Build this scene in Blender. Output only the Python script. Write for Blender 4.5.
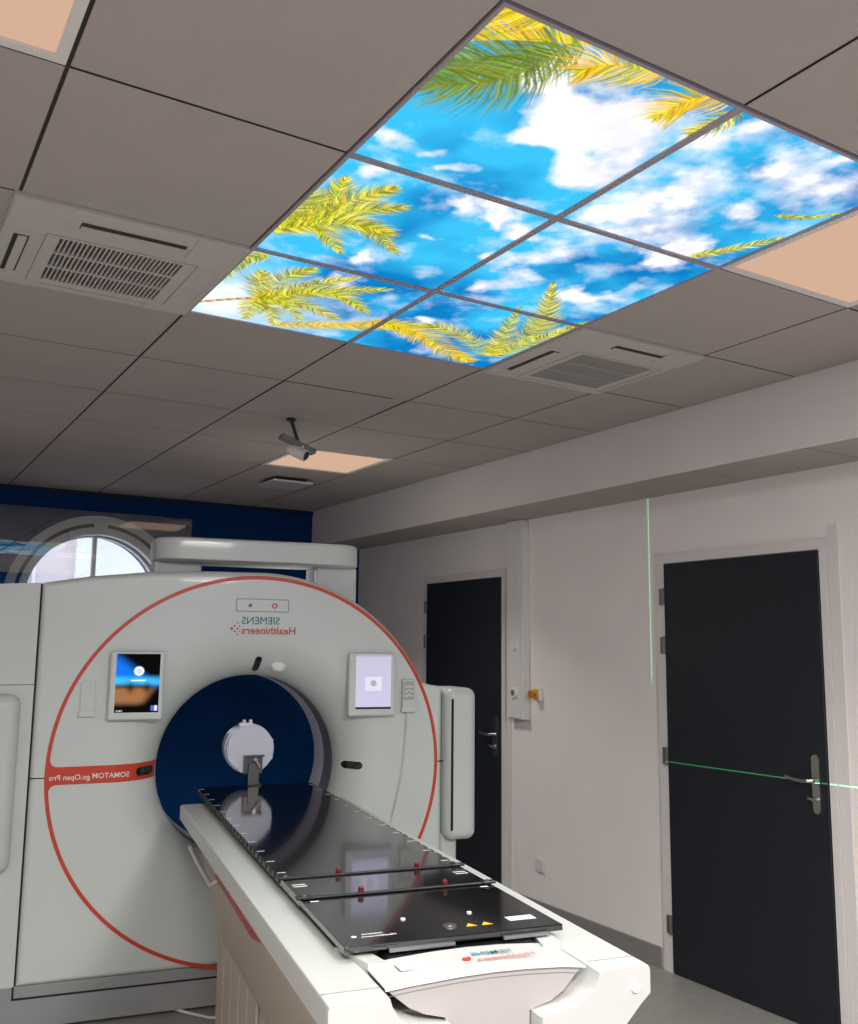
import bpy, bmesh, math, random
import numpy as np
from mathutils import Vector, Matrix

for o in list(bpy.data.objects):
    bpy.data.objects.remove(o)
SC = bpy.context.scene
COL = SC.collection
R = math.radians

# ------------------------------------------------------------------ camera
CAMH = 1.59
PITCH, YAW, ROLL, FPX = 0.1419, 0.5459, 0.0105, 942.48
cam_d = bpy.data.cameras.new('camera')
cam = bpy.data.objects.new('camera', cam_d); COL.objects.link(cam)
cam_d.sensor_fit = 'VERTICAL'; cam_d.sensor_height = 24.0
cam_d.lens = FPX / 1024.0 * 24.0
cam_d.clip_start = 0.05; cam_d.clip_end = 200
fw = Vector((math.cos(PITCH)*math.sin(YAW), math.cos(PITCH)*math.cos(YAW), math.sin(PITCH)))
rt = Vector((math.cos(YAW), -math.sin(YAW), 0)); up = rt.cross(fw)
c_, s_ = math.cos(ROLL), math.sin(ROLL)
rt2, up2 = rt*c_ + up*s_, up*c_ - rt*s_
cam.matrix_world = Matrix(((rt2.x, up2.x, -fw.x, 0), (rt2.y, up2.y, -fw.y, 0), (rt2.z, up2.z, -fw.z, CAMH), (0, 0, 0, 1)))
SC.camera = cam

# ------------------------------------------------------------------ world, exposure
SC.view_settings.view_transform = 'Standard'; SC.view_settings.look = 'None'
SC.view_settings.gamma = 1.0; SC.view_settings.use_curve_mapping = False
SC.view_settings.exposure = 0.55
wd = bpy.data.worlds.new('overcast_sky'); SC.world = wd; wd.use_nodes = True
bg = wd.node_tree.nodes['Background']; bg.inputs[0].default_value = (0.86, 0.90, 1.0, 1); bg.inputs[1].default_value = 1.7
LAMP_COL, LAMP_STR = (1.0, 0.65, 0.46), 0.465      # ceiling luminaires: visible glow of the diffuser
LAMP_W, LAMP_BEAM = 8.5, 108.0                   # beam light added under each (watts, full angle in degrees)
FILL_W = 60.0                                     # unseen opal panels added behind the camera to brighten the room
SKY_W = 0.9                                      # beam light added under each printed sky panel
SKY_STR = 0.86                                   # printed sky panels

# ------------------------------------------------------------------ helpers
MATS = {}
def mat(name, col=(.8, .8, .8), rough=.5, metal=0., spec=.5, coat=0., var=0., vscale=8., bump=0., bscale=200., emit=None, estr=0.):
    if name in MATS: return MATS[name]
    m = bpy.data.materials.new(name); m.use_nodes = True; MATS[name] = m
    nt = m.node_tree; b = nt.nodes['Principled BSDF']
    b.inputs['Base Color'].default_value = (*col, 1); b.inputs['Roughness'].default_value = rough
    b.inputs['Metallic'].default_value = metal; b.inputs['Specular IOR Level'].default_value = spec
    b.inputs['Coat Weight'].default_value = coat; b.inputs['Coat Roughness'].default_value = .05
    if emit: b.inputs['Emission Color'].default_value = (*emit, 1); b.inputs['Emission Strength'].default_value = estr
    if var or bump: tc = nt.nodes.new('ShaderNodeTexCoord')
    if var:
        n = nt.nodes.new('ShaderNodeTexNoise'); n.inputs['Scale'].default_value = vscale; n.inputs['Detail'].default_value = 4
        nt.links.new(tc.outputs['Object'], n.inputs['Vector'])
        mr = nt.nodes.new('ShaderNodeMapRange'); mr.inputs['From Min'].default_value = .3; mr.inputs['From Max'].default_value = .7
        mr.inputs['To Min'].default_value = 1-var; mr.inputs['To Max'].default_value = 1+var
        nt.links.new(n.outputs['Fac'], mr.inputs['Value'])
        vm = nt.nodes.new('ShaderNodeVectorMath'); vm.operation = 'SCALE'; vm.inputs[0].default_value = col
        nt.links.new(mr.outputs[0], vm.inputs['Scale']); nt.links.new(vm.outputs[0], b.inputs['Base Color'])
    if bump:
        n2 = nt.nodes.new('ShaderNodeTexNoise'); n2.inputs['Scale'].default_value = bscale; n2.inputs['Detail'].default_value = 3
        nt.links.new(tc.outputs['Object'], n2.inputs['Vector'])
        bp = nt.nodes.new('ShaderNodeBump'); bp.inputs['Strength'].default_value = bump; bp.inputs['Distance'].default_value = .002
        nt.links.new(n2.outputs['Fac'], bp.inputs['Height']); nt.links.new(bp.outputs[0], b.inputs['Normal'])
    return m
def emit_mat(name, col, strength):
    m = bpy.data.materials.new(name); m.use_nodes = True; nt = m.node_tree; nt.nodes.clear()
    o = nt.nodes.new('ShaderNodeOutputMaterial'); e = nt.nodes.new('ShaderNodeEmission')
    e.inputs[0].default_value = (*col, 1); e.inputs[1].default_value = strength; nt.links.new(e.outputs[0], o.inputs[0]); return m
def vcol_emit(name, strength, gloss=0.0):
    m = bpy.data.materials.new(name); m.use_nodes = True; nt = m.node_tree; nt.nodes.clear()
    o = nt.nodes.new('ShaderNodeOutputMaterial'); e = nt.nodes.new('ShaderNodeEmission')
    a = nt.nodes.new('ShaderNodeVertexColor'); a.layer_name = 'print'
    e.inputs[1].default_value = strength; nt.links.new(a.outputs[0], e.inputs[0]); nt.links.new(e.outputs[0], o.inputs[0]); m.cycles.emission_sampling = 'NONE'; return m
def glass_mat(name, refl, tint=(1, 1, 1)):
    m = bpy.data.materials.new(name); m.use_nodes = True; nt = m.node_tree; nt.nodes.clear()
    o = nt.nodes.new('ShaderNodeOutputMaterial'); mx = nt.nodes.new('ShaderNodeMixShader')
    t = nt.nodes.new('ShaderNodeBsdfTransparent'); t.inputs[0].default_value = (*tint, 1)
    g = nt.nodes.new('ShaderNodeBsdfGlossy'); g.inputs['Roughness'].default_value = 0.0
    mx.inputs[0].default_value = refl
    nt.links.new(t.outputs[0], mx.inputs[1]); nt.links.new(g.outputs[0], mx.inputs[2]); nt.links.new(mx.outputs[0], o.inputs[0]); return m

class MB:
    def __init__(s): s.bm = bmesh.new()
    def poly(s, vs, fs):
        v = [s.bm.verts.new(p) for p in vs]
        for f in fs:
            try: s.bm.faces.new([v[i] for i in f])
            except ValueError: pass
        return s
    def box(s, x0, x1, y0, y1, z0, z1, bev=0., seg=2):
        b = bmesh.new(); bmesh.ops.create_cube(b, size=1)
        for v in b.verts: v.co = Vector((x0+(v.co.x+.5)*(x1-x0), y0+(v.co.y+.5)*(y1-y0), z0+(v.co.z+.5)*(z1-z0)))
        if bev: bmesh.ops.bevel(b, geom=list(b.edges), offset=bev, segments=seg, profile=.5, affect='EDGES')
        return s.join(b)
    def join(s, b, mtx=None):
        if mtx: bmesh.ops.transform(b, matrix=mtx, verts=b.verts)
        b.verts.ensure_lookup_table(); b.verts.index_update()
        m = [s.bm.verts.new(v.co) for v in b.verts]
        for f in b.faces:
            try: s.bm.faces.new([m[v.index] for v in f.verts])
            except ValueError: pass
        b.free(); return s
    def prism(s, pts, fn0, fn1):
        n = len(pts)
        vs = [fn0(p) for p in pts] + [fn1(p) for p in pts]
        fs = [tuple(range(n)), tuple(range(2*n-1, n-1, -1))] + [(i, (i+1) % n, n+(i+1) % n, n+i) for i in range(n)]
        return s.poly(vs, fs)
    def cyl(s, p0, p1, r0, seg=16, r1=None, cap=True):
        r1 = r0 if r1 is None else r1
        p0, p1 = Vector(p0), Vector(p1); d = (p1-p0).normalized()
        a = d.orthogonal().normalized(); b = d.cross(a)
        vs = []
        for p, r in ((p0, r0), (p1, r1)):
            for k in range(seg):
                t = 2*math.pi*k/seg; vs.append(p + a*(r*math.cos(t)) + b*(r*math.sin(t)))
        fs = [(k, (k+1) % seg, seg+(k+1) % seg, seg+k) for k in range(seg)]
        if cap: fs += [tuple(range(seg-1, -1, -1)), tuple(range(seg, 2*seg))]
        return s.poly(vs, fs)
    def tube(s, pts, r, seg=8):
        pts = [Vector(p) for p in pts]; vs = []; fs = []; n = len(pts); a = None
        for i, p in enumerate(pts):
            d = (pts[min(i+1, n-1)] - pts[max(i-1, 0)]).normalized()
            a = d.orthogonal().normalized() if a is None else (a - d*a.dot(d)).normalized()
            b = d.cross(a)
            for k in range(seg):
                t = 2*math.pi*k/seg; vs.append(p + a*(r*math.cos(t)) + b*(r*math.sin(t)))
        for i in range(n-1):
            for k in range(seg): fs.append((i*seg+k, i*seg+(k+1) % seg, (i+1)*seg+(k+1) % seg, (i+1)*seg+k))
        fs += [tuple(range(seg-1, -1, -1)), tuple(range((n-1)*seg, n*seg))]
        return s.poly(vs, fs)
    def grid(s, rows, closed=False):
        n = len(rows[0]); vs = [p for r in rows for p in r]; fs = []
        for i in range(len(rows)-1):
            for k in range(n if closed else n-1):
                fs.append((i*n+k, i*n+(k+1) % n, (i+1)*n+(k+1) % n, (i+1)*n+k))
        return s.poly(vs, fs)

OFF = {}
def link(o, parent):
    COL.objects.link(o)
    if parent is not None: o.parent = parent
def mk(name, mb, m, parent=None, smooth=True, kind=None, label=None, cat=None, group=None, off=None, rz=0.0, ang=0.6, recalc=True):
    """one mesh object; its vertices are given in the frame of the thing it belongs to"""
    if recalc: bmesh.ops.recalc_face_normals(mb.bm, faces=mb.bm.faces)
    o_ = OFF.get(parent.name) if parent is not None else (off or Vector((0, 0, 0)))
    if o_ is None: o_ = Vector((0, 0, 0))
    o_ = Vector(o_)
    me = bpy.data.meshes.new(name)
    for v in mb.bm.verts: v.co -= o_
    mb.bm.to_mesh(me); mb.bm.free()
    me.materials.append(m)
    if smooth:
        me.polygons.foreach_set('use_smooth', [True]*len(me.polygons)); me.set_sharp_from_angle(angle=ang)
    ob = bpy.data.objects.new(name, me); link(ob, parent)
    if smooth:
        wn = ob.modifiers.new('weighted_normals', 'WEIGHTED_NORMAL'); wn.weight = 100; wn.keep_sharp = True
    OFF[ob.name] = o_
    if parent is None:
        ob.location = rot2(o_, rz); ob.rotation_euler.z = rz
    tag(ob, label, cat, group, kind); return ob
def rot2(p, rz):
    return Vector((p[0]*math.cos(rz)-p[1]*math.sin(rz), p[0]*math.sin(rz)+p[1]*math.cos(rz), p[2]))
def tag(o, label=None, cat=None, group=None, kind=None):
    if label: o['label'] = label
    if cat: o['category'] = cat
    if group: o['group'] = group
    if kind: o['kind'] = kind
def thing(name, base, label, cat, group=None, rz=0.0, kind=None):
    e = bpy.data.objects.new(name, None); COL.objects.link(e); e.empty_display_size = .1
    e.location = rot2(Vector(base), rz); e.rotation_euler.z = rz
    OFF[e.name] = Vector(base); tag(e, label, cat, group, kind); return e
def text_mb(body, fn, size=1.0, bold=0.0, width=None, ext=0.0):
    """lettering as a flat mesh; fn maps (x, y) of the text plane (x from 0 to width) to a 3D point"""
    cu = bpy.data.curves.new('t', 'FONT'); cu.body = body; cu.size = size; cu.offset = bold; cu.resolution_u = 3
    ob = bpy.data.objects.new('t', cu); COL.objects.link(ob)
    dg = bpy.context.evaluated_depsgraph_get(); dg.update()
    me = bpy.data.meshes.new_from_object(ob.evaluated_get(dg))
    bpy.data.objects.remove(ob)
    xs = [v.co.x for v in me.vertices]; x0, x1 = min(xs), max(xs); k = (width/(x1-x0)) if width else 1.0
    mb = MB(); mb.poly([fn((v.co.x-x0)*k, v.co.y*k) for v in me.vertices], [tuple(p.vertices) for p in me.polygons])
    bpy.data.meshes.remove(me); bpy.data.curves.remove(cu)
    return mb

# ------------------------------------------------------------------ materials
M_WALL = mat('wall_paint', (.87, .82, .80), .85, var=.02, vscale=3, bump=.15, bscale=350)
M_NAVY = mat('navy_paint', (.0006, .040, .160), .85, spec=.15, var=.05, vscale=3, bump=.1, bscale=300)
M_CEIL = mat('ceiling_tile_white', (.40, .352, .332), .9, var=.025, vscale=5, bump=.3, bscale=500)
M_PLEN = mat('plenum_dark', (.10, .095, .09), .9)
M_FLOOR = mat('grey_vinyl', (.29, .285, .265), .42, var=.08, vscale=30, bump=.05, bscale=200)
M_SKIRT = mat('grey_vinyl_skirting', (.25, .24, .23), .5, var=.05, vscale=20)
M_LEAF = mat('door_charcoal', (.0085, .0115, .018), .55, var=.12, vscale=40, bump=.2, bscale=900)
M_FRAME = mat('door_frame_paint', (.74, .705, .69), .45, var=.01)
M_STEEL = mat('brushed_steel', (.55, .53, .50), .32, 1.0, var=.05, vscale=60)
M_DSTEEL = mat('dark_steel', (.13, .125, .11), .38, .9)
M_HINGE = mat('hinge_grey', (.22, .21, .20), .45, .7)
M_CARR = mat('carriage_darkened', (.40, .38, .365), .45)  # white part darkened in colour to offset the strong front light
M_PVC = mat('white_pvc', (.76, .74, .72), .4)
M_GWHITE = mat('gantry_white', (.64, .69, .66), .38, var=.012, vscale=4, coat=.15)
M_GWHITE2 = mat('gantry_white_side', (.62, .65, .625), .42, var=.012, vscale=4)
M_GGREY = mat('gantry_base_grey', (.30, .31, .315), .5, var=.03)
M_GAP = mat('dark_gap', (.012, .012, .013), .8)
M_RED = mat('orange_red_paint', (.62, .055, .022), .4)
M_DRED = mat('shaded_red_paint', (.34, .022, .014), .45)  # the red paint darkened, shade on the stripe put into the colour
M_BORE = mat('bore_lining', (.86, .84, .90), .45)
M_BORED = mat('bore_ring_grey', (.19, .19, .23), .45)
M_BLACKG = mat('black_gloss', (.006, .006, .007), .12, spec=.6)
M_BLACKP = mat('black_plastic', (.012, .012, .013), .4)
M_BOARD = mat('board_black_gloss', (.0075, .0078, .0085), .09, spec=.9, coat=.35, var=.1, vscale=6)
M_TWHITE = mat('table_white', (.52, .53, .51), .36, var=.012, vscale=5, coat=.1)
M_TSIDE = mat('table_side_shaded', (.42, .355, .30), .5, var=.015, vscale=4)  # table white darkened and browned, side shade put into the colour
M_TEAL = mat('print_teal', (.0, .16, .18), .5)
M_PRED = mat('print_red', (.60, .05, .03), .5)
M_PWHITE = mat('print_white', (.80, .80, .80), .5)
M_PGREY = mat('print_grey', (.16, .16, .17), .5)
M_PLGREY = mat('print_light_grey', (.32, .33, .33), .5)
M_YEL = mat('print_yellow', (.75, .48, .02), .5)
M_LBLUE = mat('label_pale_blue', (.55, .66, .80), .5)
M_KRED = mat('knob_red', (.13, .004, .008), .3)
M_PHANT = mat('phantom_acrylic', (.66, .68, .76), .22, coat=.4)
M_ALU = mat('aluminium_bar', (.30, .29, .30), .4, .8)
M_TBAR = mat('panel_frame_grey', (.34, .30, .33), .6)

# ------------------------------------------------------------------ room constants
ZC, ZS = 2.688, 2.398            # ceiling, soffit underside
XW, XS, YB = 3.635, 3.195, 7.12  # right wall, soffit face, back wall
XL, YF = -2.0, -2.2              # left wall and wall behind the camera
GX0, GY0, GS = .2681, 1.1983, .6 # ceiling grid

# ------------------------------------------------------------------ shell
mk('floor', MB().box(XL-.1, XW+.1, YF-.1, YB+.1, -.1, 0), M_FLOOR, kind='structure', smooth=False)
mk('wall_right', MB().box(XW, XW+.15, YF, YB, 0, ZC+.12), M_WALL, kind='structure', smooth=False)
mk('wall_left', MB().box(XL-.15, XL, YF, YB, 0, ZC+.12), M_WALL, kind='structure', smooth=False)
mk('wall_front', MB().box(XL-.15, XW+.15, YF-.15, YF, 0, ZC+.12), M_NAVY, kind='structure', smooth=False)

# back wall with an arched opening
WX, WZ, WR, WB = 1.497, 1.884, .500, 1.55     # window centre, spring height, radius, sill
def arch(r, zb, n=40):
    return [(WX+r, zb)] + [(WX+r*math.cos(t), WZ+r*math.sin(t)) for t in np.linspace(0, math.pi, n)] + [(WX-r, zb)]
def arch_ring(r0, b0, r1, b1, y0, y1, mb=None, n=40):
    """band between two arched outlines, y0 front to y1 back"""
    mb = mb or MB(); A = arch(r0, b0, n); B = arch(r1, b1, n); k = len(A)
    vs = [(x, y0, z) for x, z in A] + [(x, y0, z) for x, z in B] + [(x, y1, z) for x, z in A] + [(x, y1, z) for x, z in B]
    fs = []
    for i in range(k):
        j = (i+1) % k
        fs += [(i, j, k+j, k+i), (2*k+i, 3*k+i, 3*k+j, 2*k+j), (i, 2*k+i, 2*k+j, j), (k+i, k+j, 3*k+j, 3*k+i)]
    return mb.poly(vs, fs)
wb = MB()
A = arch(WR, WB, 40)
wt = ZC+.12
# outer rectangle sampled to match the arch vertices
def outer(p):
    dx, dz = p[0]-WX, p[1]-WZ
    if p[1] <= WZ: return (WX+.7*math.copysign(1, dx), p[1] if p[1] > WB else WB-.3)
    s = min(.7/max(abs(dx), 1e-6), (wt-WZ)/max(dz, 1e-6)); return (WX+dx*s, WZ+dz*s)
Bp = [outer(p) for p in A]
k = len(A)
vs = [(x, YB, z) for x, z in A] + [(x, YB, z) for x, z in Bp] + [(x, YB+.3, z) for x, z in A] + [(x, YB+.3, z) for x, z in Bp]
fs = []
for i in range(k):
    j = (i+1) % k
    fs += [(i, j, k+j, k+i), (2*k+i, 3*k+i, 3*k+j, 2*k+j), (i, 2*k+i, 2*k+j, j)]
wb.poly(vs, fs)
zc2 = WZ  # corner triangles of the band are filled by boxes behind the outline corners
wb.box(XL-.15, WX-.7, YB, YB+.3, 0, wt).box(WX+.7, XW+.15, YB, YB+.3, 0, wt).box(WX-.7, WX+.7, YB, YB+.3, 0, WB-.3)
for sgn in (-1, 1):
    # fill the outline's missing corner
    up_ = [p for p in Bp if abs(p[1]-wt) < 1e-6]; sd = [p for p in Bp if abs(abs(p[0]-WX)-.7) < 1e-6 and p[1] > WZ and (p[0]-WX)*sgn > 0]
    a = max((p for p in up_ if (p[0]-WX)*sgn > 0), key=lambda p: abs(p[0]-WX)); b = max(sd, key=lambda p: p[1])
    wb.prism([a, (WX+.7*sgn, wt), b], lambda p: (p[0], YB, p[1]), lambda p: (p[0], YB+.3, p[1]))
mk('wall_back', wb, M_NAVY, kind='structure', smooth=False)

# arched window
M_CASING = mat('window_casing_grey', (.80, .78, .74), .5, var=.02)
M_GROOVE = mat('window_groove', (.045, .038, .03), .7)
win = mk('window_1', arch_ring(WR-.018, WB+.018, WR, WB, YB+.10, YB+.16), M_FRAME, kind='structure')
cas = mk('casing', arch_ring(WR-.012, WB-.02, .625, WB-.10, YB-.055, YB+.02), M_CASING, win)
gm = MB()
for a0, a1 in ((8, 85), (95, 172)):
    rows = []
    for t in np.linspace(R(a0), R(a1), 24):
        rows.append([(WX+r*math.cos(t), YB-y, WZ+r*math.sin(t)) for r, y in ((.540, .050), (.540, .0565), (.566, .0565), (.566, .050))])
    gm.grid(rows, closed=True)
mk('groove', gm, M_GROOVE, cas)
mk('keystone', MB().prism([(-.014, .50), (.014, .50), (.02, .62), (-.02, .62)], lambda p: (WX+p[0], YB-.068, WZ+p[1]), lambda p: (WX+p[0], YB-.05, WZ+p[1])), M_CASING, cas)
mk('muntin', MB().box(WX-.014, WX+.014, YB+.105, YB+.15, WB+.018, WZ+WR-.018), M_FRAME, win)
mk('muntin', MB().box(WX-WR+.018, WX+WR-.018, YB+.11, YB+.145, 1.70, 1.72), M_FRAME, win)
G_WIN = glass_mat('window_glass', .06, (.97, .98, .98))
for sgn in (-1, 1):
    pts = [p for p in arch(WR-.02, WB+.016)]
    pts = [(WX+.016*sgn, WB+.016)] + [p for p in (pts if sgn > 0 else pts[::-1]) if (p[0]-WX)*sgn > .017] + [(WX+.016*sgn, WZ+WR-.022)]
    mk('pane', MB().prism(pts, lambda p: (p[0], YB+.128, p[1]), lambda p: (p[0], YB+.132, p[1])), G_WIN, win, smooth=False)

# glass screen standing in front of the arched window
g = thing('glass_screen', (1.425, 7.0, 1.5), 'frameless reflective glass sheet mounted in front of the arched window', 'glass screen')
mk('pane', MB().box(.70, 2.15, 7.0, 7.008, 1.62, 2.53), glass_mat('screen_glass', .18, (.93, .95, .96)), g, smooth=False)
for px_, pz_ in ((.74, 1.68), (2.11, 1.68), (.74, 2.47), (2.11, 2.47)):
    mk('standoff', MB().cyl((px_, 6.996, pz_), (px_, YB-.001, pz_), .012, 14), M_DSTEEL, g)

# darker navy strip under the ceiling edge
mk('edge_strip_1', MB().box(XL, XS, YB-.015, YB, 2.652, ZC), mat('navy_strip', (.001, .016, .06), .8), kind='structure', smooth=False)

# outside: a pale facade across the street
M_FAC = mat('facade_render', (.72, .62, .64), .9, var=.03, vscale=2); M_FACW = mat('facade_white', (.86, .87, .92), .8)
b = thing('facade_building', (1.2, 13.0, 0), 'pale rendered building seen through the arched window', 'building')
mk('wall', MB().box(-3.2, 2.45, 13.0, 16.0, -4, 7), M_FAC, b, smooth=False)
mk('pilaster', MB().box(2.45, 2.62, 12.9, 16.0, -4, 7), M_FACW, b, smooth=False)
mk('wall', MB().box(2.62, 8.0, 13.3, 16.0, -4, 6), M_FACW, b, smooth=False)
for x in (.6, 1.55):
    w_ = mk('window', MB().box(x, x+.42, 12.97, 13.0, 1.5, 3.6), M_FACW, b, smooth=False)
    mk('pane', MB().box(x+.04, x+.38, 12.96, 12.972, 1.55, 3.55), mat('facade_pane', (.45, .48, .55), .1), w_, smooth=False)

# ------------------------------------------------------------------ ceiling
SPECIAL = {(1, 0), (2, 0), (1, 1), (2, 1), (1, 2), (2, 2), (-1, 0), (3, 0), (3, 6), (-1, 6), (0, 2), (3, 2), (-1, -3), (1, -3), (1, -5)}
ceil = mk('ceiling', MB().box(XL, XW, YF, YB, ZC+.055, ZC+.12), M_PLEN, kind='structure', smooth=False)
def tile_mb(x0, x1, y0, y1, z, poly=None):
    mb = MB(); e = .0015
    if poly is None:
        return mb.poly([(x0, y0, z+.0045), (x1, y0, z+.0045), (x1, y1, z+.0045), (x0, y1, z+.0045),
                        (x0, y0, z+e), (x1, y0, z+e), (x1, y1, z+e), (x0, y1, z+e),
                        (x0+e, y0+e, z), (x1-e, y0+e, z), (x1-e, y1-e, z), (x0+e, y1-e, z)],
                       [(0, 1, 2, 3), (0, 4, 5, 1), (1, 5, 6, 2), (2, 6, 7, 3), (3, 7, 4, 0),
                        (4, 8, 9, 5), (5, 9, 10, 6), (6, 10, 11, 7), (7, 11, 8, 4), (11, 10, 9, 8)])
    return mb.prism(poly, lambda p: (p[0], p[1], z), lambda p: (p[0], p[1], z+.0045))
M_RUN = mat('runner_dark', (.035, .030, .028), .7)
def dark_edges(o):  # tile sides painted dark to stand in for shade in the joints
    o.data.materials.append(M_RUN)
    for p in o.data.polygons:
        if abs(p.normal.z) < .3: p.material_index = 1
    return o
GXG, GYG = .0042, .0044
full = None
for i in range(-4, 5):
    for j in range(-6, 10):
        if (i, j) in SPECIAL: continue
        x0, x1 = GX0+i*GS, min(GX0+(i+1)*GS, XS); y0, y1 = GY0+j*GS, min(GY0+(j+1)*GS, YB)
        x0, y0 = max(x0, XL), max(y0, YF)
        if x1-x0 < .05 or y1-y0 < .05: continue
        whole = abs(x1-x0-GS) < .001 and abs(y1-y0-GS) < .001
        if (i, j) == (2, 4):   # tile with its corner pushed up
            xa, xb, ya, yb = x0+GXG, x1-GXG, y0+GYG, y1-GYG
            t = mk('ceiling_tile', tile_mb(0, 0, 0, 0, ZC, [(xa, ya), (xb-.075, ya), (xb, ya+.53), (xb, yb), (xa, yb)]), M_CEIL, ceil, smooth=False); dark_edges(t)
            mk('tile_corner', MB().poly([(xb-.075, ya, ZC+.001), (xb, ya, ZC+.0044), (xb, ya+.53, ZC+.001)], [(0, 1, 2)]), M_CEIL, t, smooth=False)
            continue
        if whole:
            if full is None:
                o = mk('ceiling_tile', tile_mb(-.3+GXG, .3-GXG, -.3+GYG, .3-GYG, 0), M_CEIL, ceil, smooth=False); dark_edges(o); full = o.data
            else:
                o = bpy.data.objects.new('ceiling_tile', full); link(o, ceil)
            o.location = ((x0+x1)/2, (y0+y1)/2, ZC)
        else:
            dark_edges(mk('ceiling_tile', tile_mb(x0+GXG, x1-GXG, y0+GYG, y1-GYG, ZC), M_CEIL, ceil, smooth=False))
# grid runners above the joints
M_RUN = mat('runner_dark', (.035, .030, .028), .7)
for i in range(-3, 5):
    mk('grid_runner', MB().box(GX0+i*GS-.012, GX0+i*GS+.012, YF, YB, ZC+.0046, ZC+.03), M_RUN, ceil, smooth=False)
for j in range(-5, 10):
    mk('grid_runner', MB().box(XL, XS, GY0+j*GS-.012, GY0+j*GS+.012, ZC+.0047, ZC+.045), M_RUN, ceil, smooth=False)

# soffit along the right wall
sof = mk('ceiling_soffit', MB().box(XS, XS+.02, YF, YB, ZS-.002, ZC+.05), mat('soffit_paint', (.73, .695, .68), .85, var=.02, vscale=3), kind='structure', smooth=False)
mk('soffit_back', MB().box(XS+.02, XW, YF, YB, ZS+.0048, ZS+.05), M_RUN, sof, smooth=False)
for j in range(-6, 10):
    y0, y1 = max(GY0+j*GS, YF), min(GY0+(j+1)*GS, YB)
    if y1-y0 < .05: continue
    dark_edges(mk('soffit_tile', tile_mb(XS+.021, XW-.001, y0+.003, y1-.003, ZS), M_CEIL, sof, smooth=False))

# ------------------------------------------------------------------ luminaires
M_LAMP = emit_mat('lamp_diffuser', LAMP_COL, LAMP_STR)
M_LFRAME = mat('lamp_frame_white', (.72, .69, .66), .5)
def frame_mb(x0, x1, y0, y1, w, z0, z1):
    mb = MB()
    for a in ((x0, x1, y0, y0+w), (x0, x1, y1-w, y1), (x0, x0+w, y0+w, y1-w), (x1-w, x1, y0+w, y1-w)):
        mb.box(a[0], a[1], a[2], a[3], z0, z1)
    return mb
def beam(x, y, watts, col, parent, spread=None):
    """area light added under a ceiling panel to brighten the room"""
    l = bpy.data.lights.new('added_beam', 'AREA'); l.shape = 'SQUARE'; l.size = .54 if spread else .30; l.energy = watts; l.color = col; l.spread = R(spread or LAMP_BEAM)
    o = bpy.data.objects.new('added_beam', l); link(o, parent); o.location = (x-OFF[parent.name].x, y-OFF[parent.name].y, -.001)
def luminaire(i, j, label, opal=False):
    x0, y0 = GX0+i*GS+.005, GY0+j*GS+.005; x1, y1 = x0+.59, y0+.59
    t = thing('ceiling_light', ((x0+x1)/2, (y0+y1)/2, ZC), label, 'ceiling light', 'square ceiling lights')
    mk('frame', frame_mb(x0, x1, y0, y1, .022, ZC-.002, ZC+.022), M_LFRAME, t, smooth=False)
    mk('diffuser', MB().box(x0+.022, x1-.022, y0+.022, y1-.022, ZC+.004, ZC+.012), M_LAMP, t, smooth=False)
    beam((x0+x1)/2, (y0+y1)/2, FILL_W if opal else LAMP_W, (1.0, .945, .90), t, 180 if opal else None)
luminaire(-1, 0, 'square ceiling light in the upper left corner, beside the plain tiles')
luminaire(3, 0, 'square ceiling light at the right edge, beside the printed sky panels')
luminaire(3, 6, 'square ceiling light far back near the hanging camera')
luminaire(-1, 6, 'unseen added ceiling light above the left side of the scanner')  # out-of-view lamp added for extra light
luminaire(-1, -3, 'unseen added opal ceiling light behind the viewer, nearest the left wall', True)  # this and the next two: unseen, added to light gantry and walls
luminaire(1, -3, 'unseen added opal ceiling light right behind the viewer, in the middle of the room', True)
luminaire(1, -5, 'unseen added opal ceiling light farthest behind the viewer, by the rear wall', True)

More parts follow.
